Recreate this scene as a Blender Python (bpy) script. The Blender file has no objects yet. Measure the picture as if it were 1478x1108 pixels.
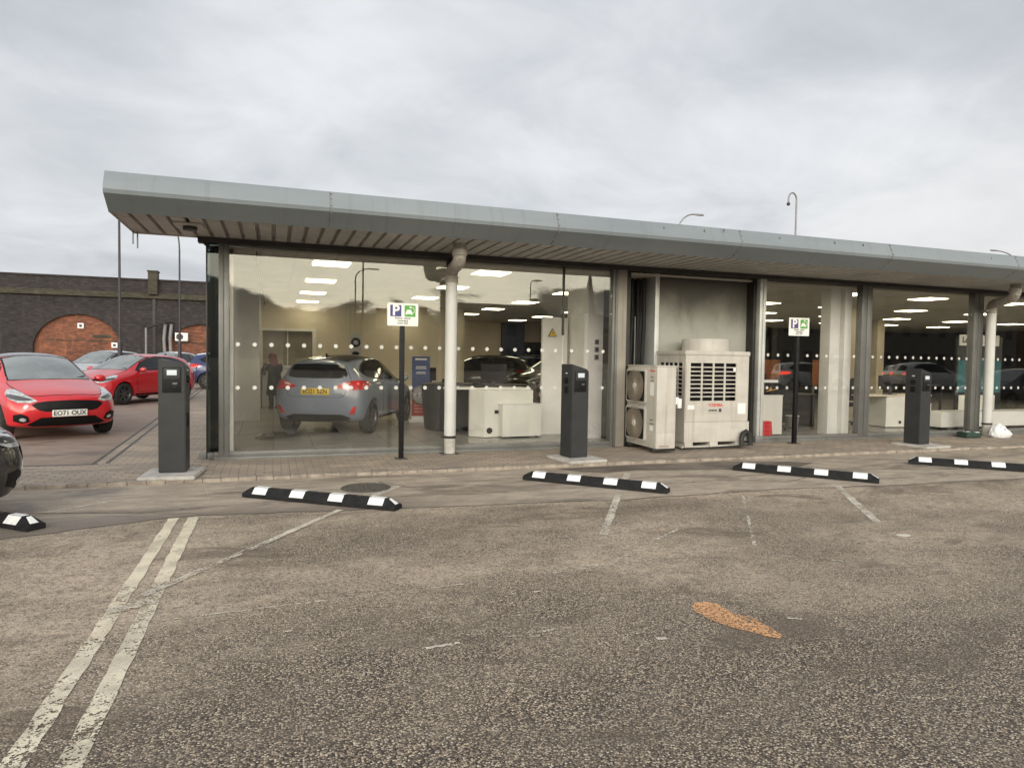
import bpy, bmesh, math, random
from mathutils import Vector, Matrix, geometry
from mathutils.bvhtree import BVHTree
random.seed(7)
R = math.radians
SC = bpy.context.scene
COL = SC.collection

# ------------------------------------------------------------------ helpers
def tag(o, label=None, cat=None, group=None, kind=None):
    if label: o['label'] = label
    if cat: o['category'] = cat
    if group: o['group'] = group
    if kind: o['kind'] = kind
    return o

def thing(name, label, cat, loc=(0, 0, 0), rz=0.0, group=None):
    o = bpy.data.objects.new(name, None)
    o.empty_display_size = 0.2
    COL.objects.link(o)
    o.location = loc
    o.rotation_euler = (0, 0, rz)
    return tag(o, label, cat, group)

def sub_empty(name, parent, loc=(0, 0, 0), rot=(0, 0, 0)):
    o = bpy.data.objects.new(name, None)
    COL.objects.link(o)
    o.parent = parent
    o.location = loc
    o.rotation_euler = rot
    return o

def copy_tree(o, parent=None):
    c = o.copy()
    COL.objects.link(c)
    c.parent = parent
    for ch in [x for x in bpy.data.objects if x.parent == o]:
        copy_tree(ch, c)
    return c

def link_mesh(name, me, mats, parent=None, loc=(0, 0, 0), rot=(0, 0, 0)):
    o = bpy.data.objects.new(name, me)
    if not isinstance(mats, (list, tuple)): mats = [mats]
    for m in mats: me.materials.append(m)
    COL.objects.link(o)
    if parent is not None: o.parent = parent
    o.location = loc
    o.rotation_euler = rot
    return o

class MB:
    """collects shapes and links them as one mesh object"""
    def __init__(s): s.bm = bmesh.new(); s.mi = 0
    def _add(s, tmp, M=None):
        if M is not None: bmesh.ops.transform(tmp, matrix=M, verts=tmp.verts)
        me = bpy.data.meshes.new('tmp'); 
        for f in tmp.faces: f.material_index = s.mi
        tmp.to_mesh(me); tmp.free()
        s.bm.from_mesh(me); bpy.data.meshes.remove(me)
        return s
    def box(s, x0, x1, y0, y1, z0, z1, bev=0.0, seg=2, M=None):
        t = bmesh.new()
        bmesh.ops.create_cube(t, size=1.0)
        bmesh.ops.transform(t, matrix=Matrix.Translation(((x0+x1)/2, (y0+y1)/2, (z0+z1)/2)) @ Matrix.Diagonal((abs(x1-x0), abs(y1-y0), abs(z1-z0), 1)), verts=t.verts)
        if bev > 0: bmesh.ops.bevel(t, geom=t.edges[:] , offset=bev, segments=seg, affect='EDGES', profile=0.6)
        return s._add(t, M)
    def prism(s, poly, a, b, axis='z', bev=0.0, M=None):
        """poly: 2D outline; extruded along axis from a to b. axis x -> (y,z), y -> (x,z), z -> (x,y)"""
        t = bmesh.new()
        def P(p, h):
            if axis == 'x': return (h, p[0], p[1])
            if axis == 'y': return (p[0], h, p[1])
            return (p[0], p[1], h)
        va = [t.verts.new(P(p, a)) for p in poly]; vb = [t.verts.new(P(p, b)) for p in poly]
        n = len(poly)
        t.faces.new(va); t.faces.new(vb[::-1])
        for i in range(n): t.faces.new((va[i], vb[i], vb[(i+1) % n], va[(i+1) % n]))
        bmesh.ops.recalc_face_normals(t, faces=t.faces)
        if bev > 0: bmesh.ops.bevel(t, geom=t.edges[:], offset=bev, segments=2, affect='EDGES')
        return s._add(t, M)
    def cyl(s, p0, p1, r, r2=None, seg=20, caps=True):
        p0 = Vector(p0); p1 = Vector(p1); d = p1 - p0
        t = bmesh.new()
        bmesh.ops.create_cone(t, cap_ends=caps, segments=seg, radius1=r, radius2=r if r2 is None else r2, depth=d.length)
        M = Matrix.Translation((p0+p1)/2) @ d.to_track_quat('Z', 'Y').to_matrix().to_4x4()
        return s._add(t, M)
    def tube(s, pts, r, seg=12, caps=True):
        """swept tube through points; r number or list"""
        pts = [Vector(p) for p in pts]; n = len(pts)
        rs = r if isinstance(r, (list, tuple)) else [r]*n
        t = bmesh.new(); rings = []
        up = Vector((0, 0, 1)); prev = None
        for i, p in enumerate(pts):
            d = (pts[min(i+1, n-1)] - pts[max(i-1, 0)]).normalized()
            if prev is None:
                a = d.cross(up)
                if a.length < 1e-3: a = d.cross(Vector((1, 0, 0)))
                a.normalize()
            else:
                a = prev - d*prev.dot(d); a.normalize()
            prev = a; b = d.cross(a)
            rings.append([t.verts.new(p + (a*math.cos(k*2*math.pi/seg) + b*math.sin(k*2*math.pi/seg))*rs[i]) for k in range(seg)])
        for i in range(n-1):
            for k in range(seg):
                t.faces.new((rings[i][k], rings[i][(k+1) % seg], rings[i+1][(k+1) % seg], rings[i+1][k]))
        if caps: t.faces.new(rings[0][::-1]); t.faces.new(rings[-1])
        bmesh.ops.recalc_face_normals(t, faces=t.faces)
        return s._add(t)
    def lathe(s, prof, seg=32, M=None):
        """prof: (radius, height) about z; closed by poles when radius 0"""
        t = bmesh.new(); rings = []
        for r, h in prof:
            if r < 1e-6: rings.append([t.verts.new((0, 0, h))])
            else: rings.append([t.verts.new((r*math.cos(k*2*math.pi/seg), r*math.sin(k*2*math.pi/seg), h)) for k in range(seg)])
        for i in range(len(rings)-1):
            A, B = rings[i], rings[i+1]
            for k in range(seg):
                k2 = (k+1) % seg
                if len(A) == 1 and len(B) == 1: continue
                if len(A) == 1: t.faces.new((A[0], B[k], B[k2]))
                elif len(B) == 1: t.faces.new((A[k], A[k2], B[0]))
                else: t.faces.new((A[k], A[k2], B[k2], B[k]))
        bmesh.ops.recalc_face_normals(t, faces=t.faces)
        return s._add(t, M)
    def face(s, pts):
        vs = [s.bm.verts.new(p) for p in pts]
        f = s.bm.faces.new(vs); f.material_index = s.mi
        return s
    def ico(s, c, r, sub=2, sc=(1, 1, 1)):
        t = bmesh.new()
        bmesh.ops.create_icosphere(t, subdivisions=sub, radius=r)
        return s._add(t, Matrix.Translation(c) @ Matrix.Diagonal((*sc, 1)))
    def build(s, name, mats, parent=None, loc=(0, 0, 0), rot=(0, 0, 0), smooth=35):
        me = bpy.data.meshes.new(name)
        s.bm.to_mesh(me); s.bm.free()
        if smooth:
            for p in me.polygons: p.use_smooth = True
            me.set_sharp_from_angle(angle=R(smooth))
        return link_mesh(name, me, mats, parent, loc, rot)

def text_mesh(name, body, size, mat, parent=None, loc=(0, 0, 0), rot=(0, 0, 0), align='CENTER', bold=0.0, depth=0.0008, sx=1.0):
    cu = bpy.data.curves.new('tmp', 'FONT')
    cu.body = body; cu.size = size; cu.align_x = align; cu.align_y = 'CENTER'
    cu.offset = bold; cu.extrude = depth; cu.resolution_u = 4
    o = bpy.data.objects.new('tmp', cu); COL.objects.link(o)
    bpy.context.view_layer.update()
    dg = bpy.context.evaluated_depsgraph_get()
    me = bpy.data.meshes.new_from_object(o.evaluated_get(dg))
    bpy.data.objects.remove(o); bpy.data.curves.remove(cu)
    me.name = name; me.materials.clear()
    if sx != 1.0:
        for v in me.vertices: v.co.x *= sx
    return link_mesh(name, me, mat, parent, loc, rot)

# ------------------------------------------------------------------ materials
class NT:
    def __init__(s, nt): s.nt = nt; s.n = nt.nodes; s.l = nt.links
    def new(s, t, **kw):
        n = s.n.new(t)
        for k, v in kw.items(): setattr(n, k, v)
        return n
    def put(s, sock, v):
        if hasattr(v, 'is_linked') or isinstance(v, bpy.types.NodeSocket): s.l.new(v, sock)
        else: sock.default_value = v
    def math(s, op, a, b=None, clamp=False):
        n = s.new('ShaderNodeMath', operation=op); n.use_clamp = clamp
        s.put(n.inputs[0], a)
        if b is not None: s.put(n.inputs[1], b)
        return n.outputs[0]
    def ramp(s, fac, stops, interp='LINEAR'):
        n = s.new('ShaderNodeValToRGB'); cr = n.color_ramp; cr.interpolation = interp
        while len(cr.elements) < len(stops): cr.elements.new(0.5)
        for e, (p, c) in zip(cr.elements, stops):
            e.position = p; e.color = (*c, 1) if len(c) == 3 else c
        s.put(n.inputs[0], fac); return n.outputs[0]
    def mix(s, fac, a, b, mode='MIX'):
        n = s.new('ShaderNodeMix', data_type='RGBA', blend_type=mode)
        s.put(n.inputs[0], fac)
        for sock, v in ((n.inputs[6], a), (n.inputs[7], b)):
            if isinstance(v, tuple): v = (*v, 1) if len(v) == 3 else v
            s.put(sock, v)
        return n.outputs[2]
    def noise(s, vec, scale, detail=4, rough=0.55, dist=0.0):
        n = s.new('ShaderNodeTexNoise'); s.put(n.inputs['Vector'], vec)
        n.inputs['Scale'].default_value = scale; n.inputs['Detail'].default_value = detail
        n.inputs['Roughness'].default_value = rough; n.inputs['Distortion'].default_value = dist
        return n.outputs['Fac']
    def obj(s): return s.new('ShaderNodeTexCoord').outputs['Object']
    def map(s, vec, scale=(1, 1, 1), loc=(0, 0, 0), rot=(0, 0, 0)):
        n = s.new('ShaderNodeMapping'); s.put(n.inputs[0], vec)
        n.inputs['Scale'].default_value = scale; n.inputs['Location'].default_value = loc; n.inputs['Rotation'].default_value = rot
        return n.outputs[0]
    def bump(s, h, strength=0.3, dist=0.01):
        n = s.new('ShaderNodeBump'); n.inputs['Strength'].default_value = strength; n.inputs['Distance'].default_value = dist
        s.put(n.inputs['Height'], h); return n.outputs[0]
    def smooth(s, v, a, b, lo=0.0, hi=1.0):
        n = s.new('ShaderNodeMapRange', interpolation_type='SMOOTHSTEP'); s.put(n.inputs[0], v)
        n.inputs[1].default_value = a; n.inputs[2].default_value = b; n.inputs[3].default_value = lo; n.inputs[4].default_value = hi
        return n.outputs[0]
    def sep(s, vec):
        n = s.new('ShaderNodeSeparateXYZ'); s.put(n.inputs[0], vec); return n.outputs
    def comb(s, x, y, z):
        n = s.new('ShaderNodeCombineXYZ')
        for i, v in enumerate((x, y, z)): s.put(n.inputs[i], v)
        return n.outputs[0]

def new_mat(name):
    m = bpy.data.materials.new(name); m.use_nodes = True
    return m, NT(m.node_tree), m.node_tree.nodes['Principled BSDF']

def pm(name, col, rough=0.5, metal=0.0, var=0.12, vs=3.0, bump=0.0, bs=60.0, coat=0.0, spec=0.5, ior=1.5, streak=0.0, grime=None):
    """painted / plain material with procedural unevenness"""
    m, t, b = new_mat(name)
    v = t.obj()
    n1 = t.noise(v, vs, 5, 0.6)
    c = t.mix(t.smooth(n1, 0.3, 0.7), tuple(x*(1-var) for x in col), tuple(min(1, x*(1+var)) for x in col))
    if streak:
        s_ = t.noise(t.map(v, (9, 9, 0.5)), 1.0, 4, 0.6)
        c = t.mix(t.math('MULTIPLY', t.smooth(s_, 0.5, 0.78), streak), c, grime or tuple(x*0.35 for x in col))
    t.put(b.inputs['Base Color'], c)
    r = t.smooth(t.noise(v, vs*2.3, 3), 0.25, 0.75, max(0.02, rough-0.07), min(1, rough+0.07))
    t.put(b.inputs['Roughness'], r)
    b.inputs['Metallic'].default_value = metal
    b.inputs['Coat Weight'].default_value = coat; b.inputs['Coat Roughness'].default_value = 0.04
    b.inputs['Specular IOR Level'].default_value = spec; b.inputs['IOR'].default_value = ior
    if bump: t.put(b.inputs['Normal'], t.bump(t.noise(v, bs, 4), bump, 0.004))
    return m

def emit_mat(name, col, s):
    m, t, b = new_mat(name)
    b.inputs['Base Color'].default_value = (*[c*0.6 for c in col], 1)
    b.inputs['Emission Color'].default_value = (*col, 1); b.inputs['Emission Strength'].default_value = s
    return m

def glass_mat(name, tint=(0.9, 0.93, 0.9), r0=0.07, refl=(1, 1, 1)):
    """see-through pane: transparent + mirror mixed by Schlick reflectance"""
    m = bpy.data.materials.new(name); m.use_nodes = True
    t = NT(m.node_tree); t.n.clear()
    out = t.new('ShaderNodeOutputMaterial'); g = t.new('ShaderNodeNewGeometry')
    d = t.new('ShaderNodeVectorMath', operation='DOT_PRODUCT')
    t.l.new(g.outputs['Normal'], d.inputs[0]); t.l.new(g.outputs['Incoming'], d.inputs[1])
    c = t.math('ABSOLUTE', d.outputs['Value'])
    p = t.math('POWER', t.math('SUBTRACT', 1.0, c, True), 5.0)
    F = t.math('ADD', t.math('MULTIPLY', p, 1-r0), r0, True)
    tr = t.new('ShaderNodeBsdfTransparent'); tr.inputs[0].default_value = (*tint, 1)
    gl = t.new('ShaderNodeBsdfGlossy'); gl.inputs['Roughness'].default_value = 0.0; gl.inputs[0].default_value = (*refl, 1)
    v = t.new('ShaderNodeTexCoord').outputs['Object']
    t.put(gl.inputs['Normal'], t.bump(t.noise(v, 0.7, 2), 0.02, 0.02))
    mx = t.new('ShaderNodeMixShader'); t.put(mx.inputs[0], F); t.l.new(tr.outputs[0], mx.inputs[1]); t.l.new(gl.outputs[0], mx.inputs[2])
    t.l.new(mx.outputs[0], out.inputs[0])
    return m
# ------------------------------------------------------------------ ground materials
def asphalt_rough():
    m, t, b = new_mat('coarse_asphalt'); v = t.obj()
    vo = t.new('ShaderNodeTexVoronoi'); t.put(vo.inputs['Vector'], v); vo.inputs['Scale'].default_value = 108; vo.inputs['Randomness'].default_value = 1
    rnd = t.sep(vo.outputs['Color'])[0]; rn2 = t.sep(vo.outputs['Color'])[1]; dist = vo.outputs['Distance']
    stone = t.ramp(rnd, [(0.0, (0.070, 0.054, 0.042)), (0.25, (0.150, 0.114, 0.084)), (0.5, (0.26, 0.202, 0.147)), (0.75, (0.41, 0.325, 0.238)), (0.92, (0.58, 0.48, 0.36)), (1.0, (0.70, 0.61, 0.49))])
    gap = t.smooth(dist, 0.40, 0.72)
    c = t.mix(gap, stone, (0.030, 0.025, 0.022))
    big = t.noise(t.map(v, (0.55, 0.9, 1), (3.1, 0.7, 0)), 0.62, 5, 0.62, 0.4)
    mid = t.noise(t.map(v, (1, 1, 1), (9, 2, 0)), 2.6, 5, 0.62)
    fine = t.noise(v, 40, 3, 0.6)
    sx, sy, sz = t.sep(v)
    # dusty, traffic-worn band through the middle of the bays; fresher surface nearer the road
    band = t.smooth(t.math('ADD', sy, t.math('MULTIPLY', t.math('SUBTRACT', big, 0.5), 3.4)), 2.7, 4.9)
    dusty = t.math('MULTIPLY', band, t.smooth(big, 0.22, 0.56))
    dusty = t.math('ADD', t.math('MULTIPLY', dusty, 0.78), t.math('MULTIPLY', t.math('MULTIPLY', t.smooth(mid, 0.40, 0.66), t.smooth(sy, 2.4, 4.4, 0.25, 1.0)), 0.40), True)
    dusty = t.math('MULTIPLY', dusty, t.smooth(fine, 0.30, 0.62, 0.30, 1.0))
    dusty = t.math('MULTIPLY', dusty, t.smooth(t.noise(v, 11, 6, 0.7), 0.30, 0.60, 0.45, 1.0))
    dusty = t.math('MULTIPLY', dusty, t.smooth(t.noise(t.map(v, (0.5, 0.8, 1), (6.2, 2.4, 0)), 1.0, 4, 0.6), 0.38, 0.58, 0.35, 1.0))
    c = t.mix(dusty, c, (0.60, 0.49, 0.37))
    stain = t.noise(t.map(v, (0.8, 1.6, 1), (1.3, 4.0, 0)), 0.9, 6, 0.66, 0.6)
    c = t.mix(t.smooth(stain, 0.52, 0.66, 0, 0.66), c, (0.115, 0.086, 0.062))
    c = t.mix(t.smooth(mid, 0.35, 0.7, 0.0, 0.25), c, (0.10, 0.085, 0.07))
    t.put(b.inputs['Base Color'], c)
    t.put(b.inputs['Roughness'], t.smooth(rn2, 0, 1, 0.55, 0.95))
    h = t.math('ADD', t.math('MULTIPLY', t.math('SUBTRACT', 1.0, dist), 1.0), t.math('MULTIPLY', rnd, 0.5))
    t.put(b.inputs['Normal'], t.bump(h, 0.55, 0.006))
    return m

def tarmac(name, base, light, dark, seed, stainlo=0.50, seal=False):
    m, t, b = new_mat(name); v = t.obj()
    vo = t.new('ShaderNodeTexVoronoi'); t.put(vo.inputs['Vector'], v); vo.inputs['Scale'].default_value = 190
    g = t.sep(vo.outputs['Color'])[0]
    big = t.noise(t.map(v, (0.7, 1.7, 1), (seed, 1, 0)), 0.9, 6, 0.65, 0.7)
    mid = t.noise(t.map(v, (1, 2.2, 1), (seed, 5, 0)), 2.7, 6, 0.65, 0.3)
    c = t.mix(t.smooth(mid, 0.35, 0.68), base, light)
    c = t.mix(t.smooth(big, stainlo, stainlo+0.14, 0, 0.75), c, dark)
    if seal:
        sy = t.sep(v)[1]; bandf = t.smooth(t.math('ADD', sy, t.math('MULTIPLY', t.math('SUBTRACT', big, 0.5), 2.0)), 6.9, 7.5, 0.8, 0.0)
        bandf = t.math('MULTIPLY', bandf, t.smooth(t.sep(v)[0], 0.6, 2.6, 1.0, 0.0))
        c = t.mix(bandf, c, dark)
        oil = t.noise(t.map(v, (0.35, 2.0, 1), (seed, 3, 0)), 1.1, 7, 0.7, 0.8)
        c = t.mix(t.smooth(oil, 0.56, 0.64, 0, 0.55), c, (0.075, 0.06, 0.05))
    c = t.mix(t.math('MULTIPLY', t.smooth(g, 0.0, 1.0), 0.30), c, (0.05, 0.042, 0.035))
    c = t.mix(t.smooth(g, 0.88, 1.0, 0, 0.35), c, (0.5, 0.45, 0.37))
    t.put(b.inputs['Base Color'], c); t.put(b.inputs['Roughness'], t.smooth(big, 0.4, 0.7, 0.85, 0.50))
    t.put(b.inputs['Normal'], t.bump(t.math('ADD', vo.outputs['Distance'], t.math('MULTIPLY', mid, 1.5)), 0.25, 0.005))
    return m

def block_paving():
    m, t, b = new_mat('block_paving'); v = t.obj()
    wob = t.noise(v, 1.4, 2); sx, sy, sz = t.sep(v)
    vec = t.comb(t.math('ADD', sx, t.math('MULTIPLY', wob, 0.02)), t.math('ADD', sy, t.math('MULTIPLY', wob, 0.03)), 0.0)
    br = t.new('ShaderNodeTexBrick'); t.put(br.inputs['Vector'], vec)
    br.inputs['Scale'].default_value = 1.0; br.inputs['Brick Width'].default_value = 0.205; br.inputs['Row Height'].default_value = 0.103
    br.inputs['Mortar Size'].default_value = 0.006; br.inputs['Mortar Smooth'].default_value = 0.3; br.inputs['Bias'].default_value = -0.1
    br.inputs['Color1'].default_value = (0.47, 0.385, 0.30, 1); br.inputs['Color2'].default_value = (0.32, 0.27, 0.225, 1); br.inputs['Mortar'].default_value = (0.085, 0.065, 0.05, 1)
    n = t.noise(t.map(v, (0.8, 1.2, 1)), 1.3, 6, 0.65)
    c = t.mix(t.smooth(n, 0.35, 0.7, 0, 0.7), br.outputs['Color'], (0.25, 0.21, 0.18))
    sand = t.noise(t.map(v, (0.6, 1.4, 1), (4, 0, 0)), 1.6, 5, 0.6)
    c = t.mix(t.smooth(sand, 0.52, 0.7, 0, 0.6), c, (0.55, 0.43, 0.31))
    c = t.mix(t.smooth(t.noise(v, 90, 3), 0.4, 0.7, 0, 0.35), c, (0.17, 0.145, 0.12))
    t.put(b.inputs['Base Color'], c); b.inputs['Roughness'].default_value = 0.8
    h = t.math('ADD', t.math('MULTIPLY', br.outputs['Fac'], -1.0), t.math('MULTIPLY', t.noise(v, 25, 4), 0.4))
    t.put(b.inputs['Normal'], t.bump(h, 0.7, 0.006))
    return m

def paint_mat(name, col, cover, scale=18.0):
    """road paint worn through to the surface below"""
    m, t, b = new_mat(name); v = t.obj()
    n = t.noise(v, scale, 6, 0.7); n2 = t.noise(v, 1.5, 3); vo = t.new('ShaderNodeTexVoronoi'); t.put(vo.inputs['Vector'], v); vo.inputs['Scale'].default_value = 105
    a = t.math('ADD', t.math('ADD', t.math('MULTIPLY', n, 0.8), t.math('MULTIPLY', n2, 0.7)), t.math('MULTIPLY', t.sep(vo.outputs['Color'])[0], 0.22))
    c = t.mix(t.smooth(t.noise(v, 6, 5), 0.35, 0.7), col, tuple(x*0.68 for x in col))
    t.put(b.inputs['Base Color'], c); b.inputs['Roughness'].default_value = 0.75
    t.put(b.inputs['Alpha'], t.smooth(a, cover, cover+0.10))
    t.put(b.inputs['Normal'], t.bump(vo.outputs['Distance'], 0.35, 0.004))
    return m

def brick_wall(name, c1, c2, mort, w=0.23, h=0.08, grime=0.5, grimecol=(0.02, 0.02, 0.02)):
    m, t, b = new_mat(name); v = t.obj(); sx, sy, sz = t.sep(v)
    br = t.new('ShaderNodeTexBrick'); t.put(br.inputs['Vector'], t.comb(sx, sz, 0.0))
    br.inputs['Scale'].default_value = 1.0; br.inputs['Brick Width'].default_value = w; br.inputs['Row Height'].default_value = h
    br.inputs['Mortar Size'].default_value = 0.008; br.inputs['Color1'].default_value = (*c1, 1); br.inputs['Color2'].default_value = (*c2, 1); br.inputs['Mortar'].default_value = (*mort, 1)
    n = t.noise(t.map(v, (0.5, 1, 0.9)), 0.55, 7, 0.68); n2 = t.noise(t.map(v, (2.2, 1, 0.25)), 1.0, 5, 0.6)
    c = t.mix(t.smooth(n, 0.35, 0.7, 0, grime), br.outputs['Color'], grimecol)
    pt = t.noise(t.map(v, (2.0, 1, 6.0)), 1.0, 5, 0.75)
    c = t.mix(t.smooth(pt, 0.42, 0.66, 0, 0.38), c, tuple(min(1, x*2.4) for x in c1))
    c = t.mix(t.smooth(n2, 0.55, 0.75, 0, 0.4), c, tuple(min(1, x*2.2) for x in c1))
    t.put(b.inputs['Base Color'], c); b.inputs['Roughness'].default_value = 0.85
    t.put(b.inputs['Normal'], t.bump(t.math('MULTIPLY', br.outputs['Fac'], -1.0), 0.5, 0.01))
    return m

def tile_mat(name, c1, size, joint, rough):
    m, t, b = new_mat(name); v = t.obj(); sx, sy, sz = t.sep(v)
    br = t.new('ShaderNodeTexBrick'); t.put(br.inputs['Vector'], t.comb(sx, sy, 0.0)); br.offset = 0.0
    br.inputs['Scale'].default_value = 1.0; br.inputs['Brick Width'].default_value = size; br.inputs['Row Height'].default_value = size
    br.inputs['Mortar Size'].default_value = 0.005; br.inputs['Mortar Smooth'].default_value = 0
    br.inputs['Color1'].default_value = (*c1, 1); br.inputs['Color2'].default_value = (*[x*0.9 for x in c1], 1); br.inputs['Mortar'].default_value = (*joint, 1)
    c = t.mix(t.smooth(t.noise(v, 2, 5), 0.35, 0.7, 0, 0.3), br.outputs['Color'], tuple(x*0.7 for x in c1))
    t.put(b.inputs['Base Color'], c); b.inputs['Roughness'].default_value = rough
    return m

def car_paint(name, col, flake=0.0, rough=0.35):
    m, t, b = new_mat(name); v = t.obj()
    c = t.mix(t.smooth(t.noise(v, 2.0, 4), 0.3, 0.7), tuple(x*0.93 for x in col), tuple(min(1, x*1.05) for x in col))
    sz = t.sep(v)[2]
    dirt = t.math('MULTIPLY', t.smooth(t.noise(v, 7, 5, 0.7), 0.4, 0.75), 0.18)
    c = t.mix(dirt, c, (0.16, 0.13, 0.11))
    t.put(b.inputs['Base Color'], c); b.inputs['Metallic'].default_value = flake; b.inputs['Roughness'].default_value = rough
    b.inputs['Coat Weight'].default_value = 1.0; b.inputs['Coat Roughness'].default_value = 0.03
    return m

def soot_shade_panel():
    m, t, b = new_mat('soot_and_shade_panel'); v = t.obj(); sx, sy, sz = t.sep(v)
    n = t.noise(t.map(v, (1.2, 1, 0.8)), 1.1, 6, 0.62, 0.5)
    # sooty exhaust stain, deepened towards the top to paint in recess shade
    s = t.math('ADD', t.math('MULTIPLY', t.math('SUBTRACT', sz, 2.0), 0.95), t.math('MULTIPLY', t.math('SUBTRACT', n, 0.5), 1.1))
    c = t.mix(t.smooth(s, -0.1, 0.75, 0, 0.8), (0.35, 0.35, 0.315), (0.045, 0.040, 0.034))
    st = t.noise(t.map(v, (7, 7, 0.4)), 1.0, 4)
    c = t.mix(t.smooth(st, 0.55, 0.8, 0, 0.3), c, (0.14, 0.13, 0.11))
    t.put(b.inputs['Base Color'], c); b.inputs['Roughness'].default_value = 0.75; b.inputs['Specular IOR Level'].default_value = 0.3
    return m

def canopy_metal():
    m, t, b = new_mat('canopy_metal'); v = t.obj()
    n = t.noise(t.map(v, (0.35, 1, 1.5)), 1.0, 6, 0.6)
    c = t.mix(t.smooth(n, 0.3, 0.7), (0.190, 0.220, 0.245), (0.238, 0.268, 0.292))
    st = t.noise(t.map(v, (11, 1, 0.6)), 1.0, 5, 0.65)
    c = t.mix(t.smooth(st, 0.52, 0.80, 0, 0.5), c, (0.15, 0.155, 0.155))
    sp = t.noise(v, 9, 6, 0.7)
    c = t.mix(t.smooth(sp, 0.66, 0.74, 0, 0.4), c, (0.22, 0.16, 0.12))
    t.put(b.inputs['Base Color'], c); t.put(b.inputs['Roughness'], t.smooth(n, 0.2, 0.8, 0.42, 0.6))
    b.inputs['Metallic'].default_value = 0.15
    t.put(b.inputs['Normal'], t.bump(t.noise(t.map(v, (0.5, 1, 1)), 1.5, 3), 0.12, 0.02))
    return m

M = {}
M['asphalt'] = asphalt_rough()
M['tarmac'] = tarmac('smooth_tarmac', (0.36, 0.30, 0.24), (0.52, 0.435, 0.345), (0.155, 0.125, 0.10), 2.0, seal=True)
M['lot'] = tarmac('lot_tarmac', (0.28, 0.21, 0.17), (0.38, 0.29, 0.235), (0.13, 0.105, 0.09), 8.0)
M['paving'] = block_paving()
M['kerb'] = pm('kerb_stone', (0.31, 0.265, 0.22), 0.85, var=0.35, vs=5, bump=0.5)
M['yellow'] = paint_mat('worn_cream_paint', (0.72, 0.64, 0.49), 0.64)
M['yellowworn'] = paint_mat('very_worn_cream_paint', (0.72, 0.65, 0.51), 0.74)
M['whiteline'] = paint_mat('worn_white_paint', (0.66, 0.60, 0.50), 0.73)
M['fadedline'] = paint_mat('faded_white_paint', (0.66, 0.61, 0.52), 0.86)
M['orange'] = paint_mat('orange_paint', (0.68, 0.37, 0.18), 0.76, 60)
M['patchbrown'] = tarmac('brown_tarmac_patch', (0.17, 0.14, 0.115), (0.26, 0.21, 0.17), (0.085, 0.07, 0.058), 5.0, 0.44)
M['patch'] = tarmac('dark_tarmac_patch', (0.085, 0.072, 0.063), (0.14, 0.12, 0.10), (0.06, 0.05, 0.045), 5.0)
M['canopy'] = canopy_metal()
M['joint'] = pm('joint_sealant', (0.14, 0.135, 0.13), 0.7, var=0.4)
M['soffit'] = pm('soffit_deck', (0.53, 0.52, 0.50), 0.5, var=0.15, vs=1.2, streak=0.3, grime=(0.10, 0.08, 0.06))
M['frame'] = pm('grey_frame', (0.155, 0.155, 0.15), 0.42, metal=0.2, var=0.1, streak=0.25)
M['framedark'] = pm('dark_frame', (0.026, 0.024, 0.022), 0.5, var=0.2)
M['framelight'] = pm('pale_frame', (0.55, 0.56, 0.55), 0.4, metal=0.3, var=0.1, streak=0.3)
M['pipe'] = pm('drainpipe_paint', (0.58, 0.58, 0.57), 0.42, var=0.06, vs=2, streak=0.25, grime=(0.30, 0.27, 0.23))
M['pipegrey'] = pm('drainpipe_elbow', (0.36, 0.33, 0.30), 0.5, var=0.15, vs=4, streak=0.4)
M['glass'] = glass_mat('showroom_glass', (0.965, 0.96, 0.955), 0.050, (1, 1, 0.97))
M['glasstint'] = glass_mat('side_glass', (0.30, 0.34, 0.32), 0.045, (0.8, 0.85, 0.85))
M['sticker'] = pm('white_sticker', (0.60, 0.60, 0.58), 0.5, var=0.03)
M['sootshade'] = soot_shade_panel()
M['panelbrown'] = pm('pilaster_panel', (0.30, 0.275, 0.235), 0.45, var=0.15, vs=1.2, streak=0.5, grime=(0.09, 0.08, 0.07))
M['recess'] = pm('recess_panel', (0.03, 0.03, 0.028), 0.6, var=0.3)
M['plaster'] = pm('cream_plaster', (0.68, 0.61, 0.49), 0.7, var=0.06, vs=1)
M['white'] = pm('white_board', (0.75, 0.75, 0.73), 0.5, var=0.05)
M['whitelam'] = pm('white_laminate', (0.74, 0.74, 0.69), 0.35, var=0.05, vs=2)
M['ceil'] = tile_mat('ceiling_tiles', (0.62, 0.60, 0.54), 0.6, (0.40, 0.39, 0.36), 0.8)
M['floor'] = tile_mat('floor_tiles', (0.35, 0.345, 0.325), 0.6, (0.19, 0.187, 0.175), 0.25)
M['darkwall'] = pm('charcoal_wall', (0.022, 0.023, 0.026), 0.5, var=0.25, vs=0.8)
M['bluepanel'] = pm('navy_panel', (0.020, 0.035, 0.085), 0.4, var=0.2)
M['charger'] = pm('charger_grey', (0.034, 0.035, 0.037), 0.5, var=0.10, vs=4, bump=0.1, bs=400, spec=0.3, streak=0.2, grime=(0.08, 0.07, 0.06))
M['black'] = pm('black_plastic', (0.007, 0.007, 0.008), 0.5, var=0.3, spec=0.25)
M['rubber'] = pm('black_rubber', (0.012, 0.012, 0.013), 0.7, var=0.35, vs=12, bump=0.3, bs=200, spec=0.3)
M['reflector'] = pm('white_reflector', (0.80, 0.81, 0.81), 0.45, var=0.10, vs=14, streak=0.35, grime=(0.38, 0.35, 0.32))
M['concrete'] = pm('plinth_concrete', (0.46, 0.44, 0.41), 0.8, var=0.18, vs=7, bump=0.3)
M['screen'] = emit_mat('lit_screen', (0.66, 0.70, 0.74), 0.30)
M['signwhite'] = pm('sign_white', (0.80, 0.80, 0.79), 0.4, var=0.03)
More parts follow.
